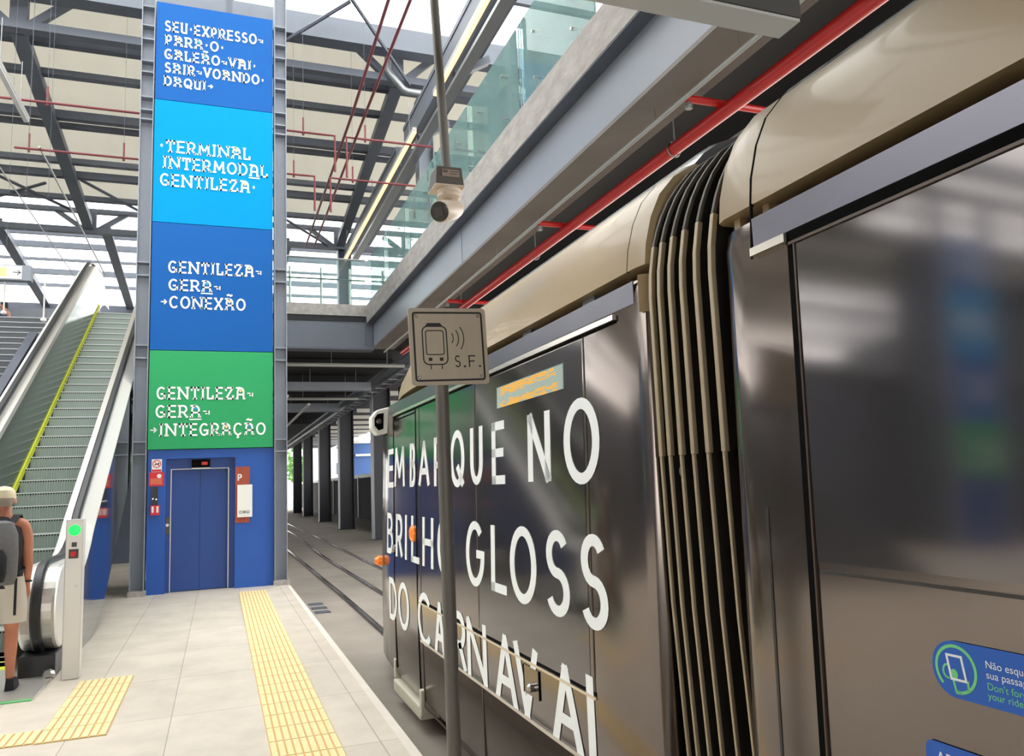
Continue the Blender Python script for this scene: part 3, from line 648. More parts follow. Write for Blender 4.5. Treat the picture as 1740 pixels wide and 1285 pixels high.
# notices on the portal
t = thing('notice', 'white prohibition notice with red slashed circle left of the lift door', 'notice', (-.94, FY, 2.0))
front(-1.015, -.865, 1.925, 2.13, FY, .008, 'board', m_white, t)
MB().strip(arc(-.94, 2.055, .058, .058, 0, 360, 24)[:-1], .006, FP(FY - .008), .003, True).strip([(-.98, 2.095), (-.90, 2.015)], .005, FP(FY - .008), .004).build('prohibition_ring', m_redsign, t)
MB().plate([(-.975, 2.03), (-.965, 2.055), (-.925, 2.06), (-.915, 2.075), (-.9, 2.07), (-.905, 2.055), (-.915, 2.03), (-.925, 2.03), (-.93, 2.042), (-.955, 2.042), (-.96, 2.03)], FP(FY - .008), .002).build('pictogram', m_ink, t)
front(-1.01, -.87, 1.93, 1.965, FY - .008, .002, 'caption_band', m_redsign, t)
t = thing('notice', 'red notice plate with white disc left of the lift door', 'notice', (-.94, FY, 1.8))
front(-1.05, -.83, 1.70, 1.92, FY, .012, 'board', m_redsign, t)
MB().plate(arc(-.9, 1.86, .034, .034, 0, 360, 18)[:-1], FP(FY - .012), .002).build('white_disc', m_white, t)
mb = MB()
for k in range(4): mb.box(-1.03, -.86, FY - .014, FY - .012, 1.735 + k * .025, 1.741 + k * .025)
mb.build('text_lines', m_sand, t)
t = thing('handset', 'black fire phone handset bracket on the blue pillar', 'handset', (-.96, FY, 1.5))
front(-1.01, -.915, 1.40, 1.69, FY, .03, 'bracket', m_rubber, t); MB().lathe([(.014, 0), (.014, .02)], (-.985, FY - .03, 1.50), (0, -1, 0), 8).build('knob', m_inox, t); MB().lathe([(.014, 0), (.014, .02)], (-.935, FY - .03, 1.49), (0, -1, 0), 8).build('knob', m_inox, t)
t = thing('alarm_box', 'small red alarm box with white marks below the black handset', 'alarm box', (-.95, FY, 1.3))
front(-1.015, -.885, 1.24, 1.395, FY, .05, 'box', m_redsign, t); front(-1.0, -.97, 1.28, 1.38, FY - .05, .004, 'mark', m_white, t); front(-.93, -.9, 1.28, 1.38, FY - .05, .004, 'mark', m_white, t)
t = thing('parking_sign', 'reddish wooden board with white letter P right of the lift door', 'sign', (.37, FY, 1.5))
front(.255, .48, 1.05, 1.97, FY, .02, 'board', m_woodred, t)
mb = MB(); glyph(mb, 'P', .285, .36, 1.74, 1.85, .011, FP(FY - .02), .004, False); mb.build('letter', m_white, t)
t = thing('information_board', 'white information board with three small icons over the wooden board', 'notice board', (.4, FY, 1.4))
front(.285, .52, 1.14, 1.67, FY - .022, .02, 'board', m_white, t)
mb = MB()
for k in range(3): mb.strip(rrect(.32 + k * .058, 1.205, .355 + k * .058, 1.24, .004), .004, FP(FY - .042), .002, True)
mb.box(.387, .404, FY - .044, FY - .042, 1.215, 1.23); mb.build('icons', m_ink, t)
# a second tower of the hall, further left (mirrored in the tram window)
T2 = T.copy(); COL.objects.link(T2); T2.location = (-19.6, 18, 0); T2['label'] = 'second banner lift tower further left in the hall, mirrored in the tram window'
for ch in list(T.children):
    c = ch.copy(); COL.objects.link(c); c.parent = T2; c.matrix_parent_inverse = Matrix.Translation(-Vector(T.location))
    for g in ch.children:
        g2 = g.copy(); COL.objects.link(g2); g2.parent = c

# ================================================================== ESCALATOR
E = thing('escalator', 'stainless steel escalator rising beside the lift tower to the upper floor', 'escalator', (-2.2, 8.2, 0))
SL = .577; EY0 = 9.55; XL, XR = -2.56, -1.80
def ez(y): return max(0, (y - EY0) * SL)
for k in range(36):
    y = 8.85 + k * .30
    z = 0 if k < 2 else min(5.78, .1 + (k - 2) * .173 + (0 if k > 3 else -.05 * (4 - k)))
    if z > 5.7: break
    s = MB().box(XL, XR, y, y + .32, z - .25, z).build('step', m_tread, E)
    mb = MB()
    for j in range(24):
        x = XL + .02 + j * .0305; mb.box(x, x + .014, y - .008, y, z - .17, z - .012)
    mb.build('riser_cleats', m_inoxsat if False else m_tread, s)
    MB().box(XL, XR, y - .012, y + .012, z - .012, z + .001).build('nosing', m_lampoff, s); MB().box(XL, XR, y - .004, y + .004, z - .03, z - .014).build('nosing_shadow', m_seam, s)  # black line below each nosing is a painted shadow
    if k < 2: MB().box(XL, XR, y + .0, y + .03, z, z + .003).build('yellow_line', m_yellow, s)
MB().box(-2.62, -1.35, 7.32, 8.62, .001, .02).build('comb_plate', m_inoxsat, E); MB().box(-2.6, -1.36, 7.285, 7.31, .001, .012).build('green_lip', m_stkgreen, E)
MB().box(XL, XR, 8.62, 8.80, .0, .02).build('comb_teeth', m_yellow, E)
def incpath(y0, y1, off, flat=9.1, top=19.4, n=1):
    pts = [(y0, off), (flat, off)]
    for k in range(1, 6): yy = flat + k * .2; pts.append((yy, off + SL * max(0, (yy - flat)) * k / 6 * .9))
    yl, zl = pts[-1]
    b = zl - SL * yl
    pts += [(top, b + SL * top)]
    zt = b + SL * top
    for k in range(1, 5): pts.append((top + k * .25, zt + SL * .25 * (k - k * k * .115)))
    pts.append((y1, pts[-1][1] + .02))
    return pts
P = incpath(8.55, 20.9, 0)
def along(prof, pts): return [[(x, y, z + h) for x, h in prof] for y, z in pts]
def side(xin, sg, cap):
    """sg=+1: balustrade on the right (outer towards +x)."""
    X = lambda o: xin + sg * o
    MB().loft(along([(X(0), -.02), (X(0.02), -.02), (X(.20), .84), (X(.16), .84)], P)).build('inner_panel', m_inner, E)
    MB().loft(along([(X(-.004), .0), (X(.012), .0), (X(.02), .10), (X(.004), .10)], [p for p in P if p[0] <= 19.45])).build('skirt_edge', m_yellow if sg < 0 else m_inox, E)
    MB().loft(along([(X(.15), .84), (X(.26), .84), (X(.26), .90), (X(.17), .90)], P)).build('inner_deck', m_inoxsat, E)
    MB().loft(along([(X(.25), .80), (X(.475), .76), (X(.475), .79), (X(.35), .90), (X(.25), .90)], P)).build('outer_deck', m_deck, E, bevel=.01)
    Q = [(y, z) for y, z in P if y > 8.6]
    lo = lambda y: 0 if y < 10.6 else (y - 10.6) * SL - .02
    rings = [[(X(.445), y, max(0, lo(y))), (X(.475), y, max(0, lo(y))), (X(.475), y, z + .77), (X(.445), y, z + .77)] for y, z in Q]
    extra = []
    for (ya, za), (yb, zb) in zip(Q, Q[1:]):
        m = max(1, int((yb - ya) / .8))
        for k in range(m): yy = ya + (yb - ya) * k / m; zz = za + (zb - za) * k / m; extra.append((yy, zz))
    extra.append(Q[-1])
    rings = [[(X(.445), y, max(0, lo(y))), (X(.475), y, max(0, lo(y))), (X(.475), y, z + .77), (X(.445), y, z + .77)] for y, z in extra]
    MB().loft(rings).build('outer_cladding', m_mirror, E)
    # handrail with newel loop
    R = .40; cz = .98 - R; cy = 8.45
    loop = [(cy - R * math.sin(a), cz - R * math.cos(a)) for a in [math.radians(d) for d in range(20, 181, 10)]]
    hp = [(y, z) for y, z in loop] + [(y, z + .98) for y, z in P if y > 8.5]
    MB().loft([[(X(.255), y, z), (X(.345), y, z), (X(.335), y, z) if False else (X(.345), y, z), (X(.30), y, z)] for y, z in hp]) if False else None
    ctr = [(X(.30), y, z) for y, z in hp]
    rings = []
    for i, p in enumerate(ctr):
        a = Vector(ctr[max(i - 1, 0)]); b = Vector(ctr[min(i + 1, len(ctr) - 1)]); d = (b - a).normalized(); nrm = Vector((0, -d.z, d.y)) if i >= 0 else None
        q = Vector(p); w = Vector((sg * .042, 0, 0)); rings.append([q - w - nrm * .03, q + w - nrm * .03, q + w + nrm * .005, q + w * .6 + nrm * .022, q - w * .6 + nrm * .022, q - w + nrm * .005])
    MB().loft(rings).build('handrail', m_rubber, E, smooth=True)
    disc = [(cy - (R - .02) * math.sin(a), cz - (R - .02) * math.cos(a)) for a in [math.radians(d) for d in range(0, 181, 10)]]
    body = disc + [(9.15, cz + R - .02), (9.15, cz - R + .02)]
    n = MB().prism([(X(.15), y, z) for y, z in body], (sg * .30, 0, 0)).build('newel', m_inoxsat, E, bevel=.03)
    MB().box(min(X(.17), X(.46)), max(X(.17), X(.46)), 8.12, 8.62, .001, .2).build('handrail_inlet', m_rubber, E, bevel=.01)
    MB().lathe([(.05, 0), (.05, .06), (.03, .1)], (X(.42), 8.1, .03), (0, -1, .3), 10).build('inlet_brush', m_inox, E)
side(XR, 1, m_white); side(XL, -1, m_white)

# bollard
B = thing('bollard', 'stainless control bollard with glowing green disc at the escalator foot', 'bollard', (-1.195, 7.99, 0))
MB().box(-1.265, -1.125, 7.94, 8.06, 0, 1.37).build('post', m_inoxsat, B, bevel=.006)
MB().lathe([(.048, 0), (.048, .006), (.0, .008)], (-1.195, 7.94, 1.275), (0, -1, 0), 28).build('signal_lamp', m_greenlamp, B)
MB().box(-1.215, -1.175, 7.935, 7.94, 1.13, 1.17).build('sensor', m_box, B)
e = MB().box(-1.235, -1.16, 7.93, 7.94, 1.03, 1.11).build('emergency_plate', m_box, B); MB().lathe([(.024, 0), (.024, .02)], (-1.197, 7.93, 1.07), (0, -1, 0), 14).build('emergency_button', m_redsign, e)
MB().lathe([(.011, 0), (.011, .006)], (-1.17, 7.94, .79), (0, -1, 0), 10).build('key_lock', m_inox, B)

# ================================================================== STAIRS on the left
St = thing('staircase', 'wide dark staircase with pale nosings left of the escalator', 'staircase', (-6, 10.75, 0))
for k in range(33):
    y = 10.75 + k * .302; z = (k + 1) * .1745
    s = MB().box(-9.2, -3.36, y, y + .34, z - .2, z).build('tread', m_stair, St); MB().box(-9.2, -3.36, y - .012, y + .03, z - .02, z + .003).build('nosing', m_galv, s)
t = thing('stair_parapet', 'dark solid parapet panel between the staircase and the escalator', 'parapet', (-3.25, 14, 2))
MB().prism([(-3.3, 10.0, 0), (-3.3, 10.0, .75), (-3.3, 16.45, 4.62), (-3.3, 17.0, 4.05), (-3.3, 10.6, 0)], (.08, 0, 0)).build('panel', m_blackcol, t)
MB().prism([(-3.33, 10.0, .75), (-3.33, 16.45, 4.62), (-3.33, 16.43, 4.66), (-3.33, 9.98, .79)], (.14, 0, 0)).build('coping', m_steel_dark, t)
MB().box(-32, -.9, 20.78, 20.88, -.34, 5.4).build('wall_under_landing', m_steel_dark, kind='structure')
MB().box(-1, 5.0, 74, 74.2, -.34, 5.4).build('wall_track_blocker', m_blackcol, kind='structure')  # dark wall added to cut bright sky from the tram nose reflection
tag(MB().box(-12, -3.6, 27.4, 27.5, 5.781, 7.5).build('landing_parapet', m_steel), 'grey parapet wall across the landing behind the stair head', 'parapet')
t = thing('direction_sign', 'hanging grey direction sign with orange square and arrow above the stairs', 'sign', (-3.8, 16, 5.5))
MB().box(-4.6, -3.24, 15.95, 16.14, 5.52, 5.80).build('case', m_steel, t); MB().box(-4.58, -3.38, 15.94, 15.95, 5.54, 5.78).build('face', m_lampoff, t)
MB().box(-3.78, -3.62, 15.936, 15.94, 5.58, 5.74).build('orange_square', m_sand, t)
MB().strip([(-3.52, 5.66), (-3.40, 5.66)], .006, FP(15.94), .004).strip([(-3.45, 5.70), (-3.405, 5.66), (-3.45, 5.62)], .006, FP(15.94), .004).build('arrow', m_ink, t)
for x in (-4.4, -3.4): MB().tube([(x, 16.1, 5.8), (x, 16.1, 12.3)], .003, 5).build('hanger', m_steel_dark, t)
for i, (x, z) in enumerate(((-3.08, 4.84), (-3.72, 4.95))):
    t = thing('pendant_lamp', 'thin white pendant with small round end hanging ' + ('nearest the escalator' if i == 0 else 'below the direction sign'), 'pendant', (x, 16, z), 'white pendants over the stairs')
    MB().tube([(x, 16.3, z + .05), (x, 16.3, z + .75)], .014, 6).build('stem', m_white, t); MB().tube([(x, 16.3, z + .7), (x, 16.3, 12.3)], .003, 5).build('cord', m_steel_dark, t); MB().lathe([(.01, .08), (.05, .05), (.055, .02), (.03, 0)], (x, 16.3, z), (0, 0, 1), 12).build('shade', m_white, t)

# ================================================================== PEOPLE
def skin_body(name, chains, mat, parent, root):
    """chains: dict of vertices name->(co, rx, ry); edges list"""
    V, Ed = chains; names = list(V); me = bpy.data.meshes.new(name)
    me.from_pydata([V[n][0] for n in names], [(names.index(a), names.index(b)) for a, b in Ed], []); me.materials.append(mat)
    o = bpy.data.objects.new(name, me); COL.objects.link(o); o.parent = parent
    m = o.modifiers.new('skin', 'SKIN'); m.use_smooth_shade = True; s = o.modifiers.new('sub', 'SUBSURF'); s.levels = 2; s.render_levels = 2
    for n, sv in zip(names, me.skin_vertices[0].data): sv.radius = (V[n][1], V[n][2]); sv.use_root = (n == root)
    return o
def human(parent):
    V = {}; Ed = []
    def v(n, x, y, z, rx, ry=None, to=None):
        V[n] = ((x, y, z), rx, ry or rx)
        if to: Ed.append((to, n))
    v('pelvis', 0, 0, .93, .15, .11); v('waist', 0, -.01, 1.08, .135, .10, 'pelvis'); v('chest', 0, -.01, 1.26, .155, .115, 'waist'); v('upper', 0, 0, 1.40, .12, .085, 'chest')
    v('neck', 0, .01, 1.475, .056, .058, 'upper'); v('jaw', 0, .025, 1.545, .066, .075, 'neck'); v('face', 0, .03, 1.61, .075, .09, 'jaw'); v('skull', 0, .015, 1.67, .07, .085, 'face'); v('nose', 0, .125, 1.60, .014, .014, 'face')
    for s, n in ((-1, 'l'), (1, 'r')):
        v(n + 'sh', s * .165, 0, 1.405, .058, None, 'upper'); v(n + 'ua', s * .195, -.01, 1.27, .05, None, n + 'sh'); v(n + 'el', s * .205, -.02, 1.12, .04, None, n + 'ua'); v(n + 'fa', s * .205, .02, 1.02, .040, None, n + 'el')
        v(n + 'wr', s * .195, .075, .88, .027, None, n + 'fa'); v(n + 'pa', s * .19, .095, .81, .032, .02, n + 'wr'); v(n + 'kn', s * .188, .105, .775, .034, .016, n + 'pa')
        for k, (dy, L) in enumerate(((.032, .065), (.012, .078), (-.008, .072), (-.026, .055))):
            v(n + 'f%da' % k, s * .187, .105 + dy, .745, .010, None, n + 'kn'); v(n + 'f%db' % k, s * .178, .112 + dy, .745 - L * .5, .009, None, n + 'f%da' % k); v(n + 'f%dc' % k, s * .162, .112 + dy, .745 - L * .9, .008, None, n + 'f%db' % k)
        v(n + 'tha', s * .182, .135, .80, .012, None, n + 'pa'); v(n + 'thb', s * .17, .15, .755, .010, None, n + 'tha')
        v(n + 'hip', s * .085, 0, .84, .092, None, 'pelvis'); v(n + 'th', s * .095, .01, .68, .078, None, n + 'hip'); v(n + 'kne', s * .10, .015, .49, .056, None, n + 'th'); v(n + 'ca', s * .102, -.015, .36, .056, None, n + 'kne'); v(n + 'sn', s * .104, -.01, .2, .04, None, n + 'ca')
        v(n + 'an', s * .105, -.01, .085, .036, None, n + 'sn'); v(n + 'ft', s * .112, .07, .045, .04, .034, n + 'an'); v(n + 'to', s * .118, .15, .032, .034, .026, n + 'ft')
    return (V, Ed)
def ell(cx, cy, z, rx, ry, n=20): return [(cx + rx * math.cos(2 * PI * k / n), cy + ry * math.sin(2 * PI * k / n), z) for k in range(n)]
def shell(rings): return MB().loft([ell(*r) for r in rings])
def localpart(mb, name, mat, par, smooth=True):
    o = mb.build(name, mat, None, smooth); o.parent = par; return o
Pn = thing('person', 'man in cream cap, dark sleeveless top and grey backpack facing the escalator', 'person', (-1.70, 7.72, .021)); Pn.scale = (.955, .955, .955); Pn.rotation_euler = (0, 0, math.radians(4))
skin_body('body', human(Pn), m_skin, Pn, 'pelvis')
localpart(shell([(0, 0, .86, .178, .138), (0, 0, .95, .172, .135), (0, -.01, 1.08, .162, .128), (0, -.01, 1.24, .185, .14), (0, 0, 1.36, .168, .118), (0, 0, 1.44, .115, .085), (0, .005, 1.475, .072, .07)]), 'sleeveless_top', m_shirt, Pn)
sh = MB()
for s in (-1, 1): sh.loft([ell(*r) for r in [(s * .05, 0, .95, .13, .142), (s * .085, 0, .84, .115, .13), (s * .10, .01, .70, .112, .115), (s * .105, .015, .56, .105, .105)]])
localpart(sh, 'shorts', m_shorts, Pn)
localpart(shell([(0, .015, 1.625, .092, .112), (0, .012, 1.66, .093, .112), (0, .005, 1.70, .082, .098), (0, 0, 1.73, .05, .06), (0, 0, 1.738, .01, .012)]), 'cap', m_cap_cloth, Pn)
localpart(MB().prism([(x, y, 1.632) for x, y in [(-.08, .08), (-.075, .16), (-.04, .205), (0, .215), (.04, .205), (.075, .16), (.08, .08)]], (0, 0, .012)), 'cap_brim', m_cap_cloth, Pn)
localpart(shell([(0, -.028, 1.56, .07, .066), (0, -.02, 1.60, .082, .09), (0, -.01, 1.632, .086, .095)]), 'hair', M('grey_hair', (150, 140, 130), .9), Pn)
for s in (-1, 1):
    localpart(MB().lathe([(.006, -.012), (.02, -.006), (.024, .006), (.012, .012)], (s * .084, .01, 1.605), (s, -.35, .1), 10), 'ear', m_skin, Pn)
    localpart(MB().lathe([(.002, 0), (.009, .004), (.009, .01), (.002, .014)], (s * .032, .112, 1.625), (0, 1, 0), 8), 'eye', m_white, Pn)
    localpart(MB().loft([[(s * .112 + dx * w, y, z) for dx, z in ((-1, .0), (1, .0), (.8, h), (-.8, h))] for y, w, h in ((-.07, .035, .09), (0, .045, .1), (.08, .048, .075), (.17, .042, .05), (.2, .02, .03))]), 'shoe', m_bagdark, Pn)
localpart(MB().box(-.022, .022, .108, .118, 1.553, 1.56), 'mouth', M('lips', (150, 80, 72), .6), Pn)
localpart(MB().tube([(.195 + .034 * math.cos(k * PI / 6), .066 + .034 * math.sin(k * PI / 6), .895) for k in range(13)], .009, 6), 'wristband', m_bagdark, Pn)
bp = localpart(MB().loft([ell(*r) for r in [(0, -.20, .90, .13, .07), (0, -.215, .96, .155, .10), (0, -.215, 1.15, .16, .11), (0, -.20, 1.32, .15, .09), (0, -.18, 1.42, .11, .06), (0, -.17, 1.44, .05, .03)]]), 'backpack', m_bag, Pn)
localpart(MB().loft([ell(*r) for r in [(-.03, -.30, .93, .10, .03), (-.03, -.315, 1.0, .12, .05), (-.03, -.315, 1.14, .12, .05), (-.03, -.30, 1.2, .09, .03)]]), 'front_pocket', m_bagdark, bp)
for s in (-1, 1):
    localpart(MB().loft([[(s * x - .026, y, z), (s * x + .026, y, z), (s * x + .026, y + .012, z + .012), (s * x - .026, y + .012, z + .012)] for x, y, z in ((.10, -.17, 1.42), (.115, -.08, 1.475), (.12, .02, 1.47), (.13, .125, 1.36), (.14, .155, 1.2), (.16, .09, 1.06), (.165, -.06, 1.0), (.14, -.16, .98))]), 'shoulder_strap', m_bagdark, bp)
localpart(MB().box(.135, .155, -.2, -.19, .64, .95), 'hanging_strap', m_bagdark, bp)
P2 = thing('person', 'dark-haired person in a blue shirt on the landing at the stair head', 'person', (-5.6, 24.4, 5.78)); P2.rotation_euler = (0, 0, 2.4); P2.scale = (.78, .78, .62)
skin_body('body', human(P2), m_skin, P2, 'pelvis')
localpart(shell([(0, 0, .84, .18, .14), (0, -.01, 1.08, .165, .13), (0, -.01, 1.26, .19, .145), (0, 0, 1.40, .16, .11), (0, .005, 1.475, .075, .07)]), 'shirt', m_navy, P2)
sh = MB()
for s in (-1, 1): sh.loft([ell(*r) for r in [(s * .05, 0, .95, .13, .142), (s * .09, 0, .80, .11, .12), (s * .10, .01, .5, .085, .085), (s * .105, 0, .08, .07, .075)]])
localpart(sh, 'trousers', m_bagdark, P2)
localpart(shell([(0, -.01, 1.56, .085, .085), (0, 0, 1.66, .09, .105), (0, 0, 1.72, .075, .09), (0, 0, 1.75, .02, .03)]), 'hair', m_hair, P2)
P2.scale = (1, 1, 1); P2.location = (-6.1, 26.8, 5.78)

# ================================================================== SIGN POST
Sg = thing('sign_post', 'grey pole with square metal sign showing a tram and S.F.', 'sign', (.765, 2.72, 0))
MB().tube([(.768, 2.725, 0), (.757, 2.725, 2.12)], .0245, 20).build('pole', m_pole, Sg, smooth=True)
MB().lathe([(.055, 0), (.055, .01), (.03, .014)], (.768, 2.725, 0), (0, 0, 1), 18).build('base_flange', m_pole, Sg)
ang = math.radians(1.9); ca, sa = math.cos(ang), math.sin(ang)
def SF(x, z, e): return (.78 + x * ca - z * sa, 2.694 - e, 2.045 + x * sa + z * ca)
pl = MB().plate(rrect(-.146, -.141, .146, .141, .012), SF, .006).build('plate', m_sign, Sg)
mb = MB(); mb.strip(rrect(-.129, -.124, .129, .124, .008), .0035, lambda x, z, e: SF(x, z, e + .006), .0008, True)
SG = lambda x, z, e: SF(x, z, e + .006)
mb.build('border_line', m_ink, pl)
mb = MB()
mb.strip(rrect(-.098, -.066, -.008, .074, .02), .0022, SG, .0008, True); mb.strip(rrect(-.086, -.03, -.020, .058, .008), .0018, SG, .0008, True)
mb.plate([(-.086, .075), (-.078, .086), (-.030, .086), (-.022, .075)], SG, .001)
mb.plate([(-.079, -.053), (-.066, -.053), (-.066, -.041), (-.079, -.041)], SG, .001); mb.plate([(-.038, -.053), (-.025, -.053), (-.025, -.041), (-.038, -.041)], SG, .001)
mb.strip([(-.072, -.068), (-.072, -.082)], .0018, SG, .0008); mb.strip([(-.031, -.068), (-.031, -.082)], .0018, SG, .0008)
mb.build('tram_symbol', m_ink, pl)
mb = MB()
for r in (.032, .052, .072): mb.strip(arc(-.015, .03, r, r, -35, 35, 10), .0017, SG, .0008, False, False)
mb.build('signal_arcs', m_ink, pl)
mb = MB(); textline(mb, 'S.F.', .018, .118, -.078, .044, .0022, SG, .0008, False, .3); mb.build('lettering', m_ink, pl)
for x in (-.117, .117):
    for z in (-.112, .112): p = SF(x, z, .006); MB().lathe([(.006, 0), (.006, .002), (.003, .004)], p, (0, -1, 0), 12).build('screw', m_screw, pl)

# ================================================================== CCTV on hanging pole
C = thing('surveillance_camera', 'cream bullet surveillance camera under a grey box on a hanging pole', 'camera', (1.2, 4, 3.2))
MB().tube([(1.195, 4.06, 3.3), (1.14, 4.06, 4.6), (.82, 4.06, 12.4)], .026, 16).build('hanging_pole', m_pole, C, smooth=True)
b = MB().loft([[(1.118, 3.99, 3.305), (1.262, 3.99, 3.305), (1.262, 4.13, 3.305), (1.118, 4.13, 3.305)], [(1.108, 3.985, 3.20), (1.272, 3.985, 3.20), (1.272, 4.14, 3.20), (1.108, 4.14, 3.20)]]).build('junction_box', m_box, C, bevel=.004)
MB().box(1.145, 1.245, 3.983, 3.989, 3.245, 3.285).build('rating_label', m_label, b)
mb = MB(); mb.box(1.15, 1.178, 3.981, 3.983, 3.266, 3.28); mb.box(1.19, 1.24, 3.981, 3.983, 3.272, 3.276); mb.box(1.19, 1.23, 3.981, 3.983, 3.258, 3.262); mb.build('label_print', m_box, b)
MB().box(1.105, 1.275, 3.98, 4.145, 3.19, 3.2).build('mount_plate', m_cam, C, bevel=.003)
MB().lathe([(.070, 0), (.070, -.022), (.066, -.026), (.066, -.045), (.05, -.058), (.034, -.066)], (1.20, 4.05, 3.19), (0, 0, 1), 28).build('mount_dome', m_cam, C, smooth=True)
ax = Vector((-.66, -.66, -.37)).normalized(); c0 = Vector((1.225, 4.06, 3.085))
MB().tube([Vector((1.20, 4.05, 3.13)), Vector((1.215, 4.055, 3.10)), c0], [.04, .045, .045], 16).build('knuckle', m_cam, C, smooth=True)
MB().lathe([(.02, -.045), (.05, -.035), (.058, 0), (.060, .165), (.058, .17), (.052, .171)], c0, ax, 28).build('barrel', m_cam, C, smooth=True)
f = MB().lathe([(.055, .160), (.055, .172), (.052, .174), (.0, .174)], c0, ax, 28).build('lens_face', m_lens, C)
u = ax.cross(Vector((0, 0, 1))).normalized(); w = u.cross(ax); cc = c0 + ax * .175
MB().add([cc + u * a * .026 + w * bb * .026 + ax * e for e in (0, .003) for a, bb in ((-1, -1), (1, -1), (1, 1), (-1, 1))], [(0, 3, 2, 1), (4, 5, 6, 7), (0, 1, 5, 4), (1, 2, 6, 5), (2, 3, 7, 6), (3, 0, 4, 7)]).build('lens_window', m_lensglass, f)
#PART3
# ================================================================== TRAM
TC = 2.73
TR = thing('tram', 'dark grey wrapped articulated tram with white slogan and cream roof beside the platform', 'tram', (TC, 2.3, -.3))
def lean(z): return .04 * max(0, min(1.5, z - .7)) / 1.5
LXF = [(2.495, 1.53), (2.497, 1.50), (2.515, 1.466), (2.56, 1.45), (6.9, 1.45), (7.2, 1.457), (7.5, 1.475), (7.8, 1.51), (8.1, 1.57), (8.4, 1.65), (8.7, 1.78), (9.0, 1.98), (9.2, 2.2), (9.32, 2.45)]
def lxf(y): return lerp(LXF, y)
def TS(y, z, e): return (lxf(y) + lean(z) - e, y, z)
def body(name, ys, lx, z0, z1, mat, zb=lambda y: None):
    rings = []
    for y in ys:
        l = lx(y); zt = z1(y); prof = [(l + .04, z0), (l, z0 + .06), (l, .7), (l + .02, 1.45), (l + .04, zt - .06), (l + .055, zt)]
        rings.append([(x, y, z) for x, z in prof] + [(2 * TC - x, y, z) for x, z in prof[::-1]])
    return MB().loft(rings).build(name, mat, TR, smooth=True)
ysF = [p[0] for p in LXF]; ysF = sorted(ysF + [3, 4, 5, 6])
FB = body('front_car_body', ysF, lxf, -.10, lambda y: 2.30 if y < 8 else 2.30 - (y - 8) * .55, m_wrap)
LXR = [(-9, 1.45), (1.90, 1.45), (1.955, 1.453), (1.995, 1.461), (2.03, 1.49), (2.04, 1.54)]
def lxr(y): return lerp(LXR, y)
def TSR(y, z, e): return (lxr(y) + lean(z) - e, y, z)
RB = body('rear_car_body', [p[0] for p in LXR], lxr, -.10, lambda y: 2.30, m_wrap)
MB().box(1.75, 3.7, -9, 8.6, -.26, -.09).build('underframe', m_gap, TR)
MB().box(1.62, 3.84, -9, 2.0, 2.28, 2.5).build('roof_gap', m_gap, RB); MB().box(1.62, 3.84, 2.56, 7.4, 2.28, 2.5).build('roof_gap', m_gap, FB)
# fairings and roof caps
def fairing(name, stations, par, prof, mat, mirror=True):
    mb = MB()
    for sgn in ((1, -1) if mirror else (1,)):
        mb.loft([[(TC + sgn * (x + dx - TC), y, 2.335 + (z - 2.335) * k) for x, z in prof] for y, dx, k in stations])
    return mb.build(name, mat, par, smooth=True)
PF1 = [(1.495, 2.345), (1.505, 2.43), (1.535, 2.54), (1.58, 2.635), (1.65, 2.715), (1.75, 2.778), (2.0, 2.778), (2.0, 2.345)]
PF2 = [(1.752, 2.779), (1.80, 2.83), (1.88, 2.885), (2.0, 2.935), (2.2, 2.97), (2.73, 2.985), (2.73, 2.6), (1.9, 2.6)]
stF = [(2.485, .03, .96), (2.50, .01, .985), (2.56, 0, 1), (5, 0, 1), (6.3, 0, 1), (6.8, .03, .97), (7.2, .08, .86), (7.5, .15, .68), (7.75, .24, .42), (7.9, .32, .15)]
stR = [(-9, 0, 1), (1.9, 0, 1), (1.99, 0, 1), (2.03, .012, .985), (2.045, .035, .96)]
fF = fairing('roof_fairing', stF, FB, PF1, m_cream); fairing('roof_cap', stF, FB, PF2, m_cap)
fR = fairing('roof_fairing', stR, RB, PF1, m_cream); fairing('roof_cap', stR, RB, PF2, m_cap)
# seams in the fairings
def onprof(prof, y, w, name, par, e=.003, n=5):
    pts = [(x - e * .8, z + e * .5) for x, z in prof[:n + 1]]
    return MB().loft([[(x, y, z), (x, y + w, z), (x + .01, y + w, z - .004), (x + .01, y, z - .004)] for x, z in pts]).build(name, m_seam, par)
onprof(PF1, 5.35, .008, 'roof_seam', fF, .001); onprof(PF1, 1.85, .009, 'roof_seam', fR, .001); onprof(PF1, 2.62, .004, 'roof_seam', fF, .001)
def rail_on(fn, y0, y1, z, hz, e, name, mat, par, n=12):
    return MB().loft([[fn(y, z - hz, -.002), fn(y, z - hz, e), fn(y, z + hz, e), fn(y, z + hz, -.002)] for y in [y0 + (y1 - y0) * k / n for k in range(n + 1)]]).build(name, mat, par)
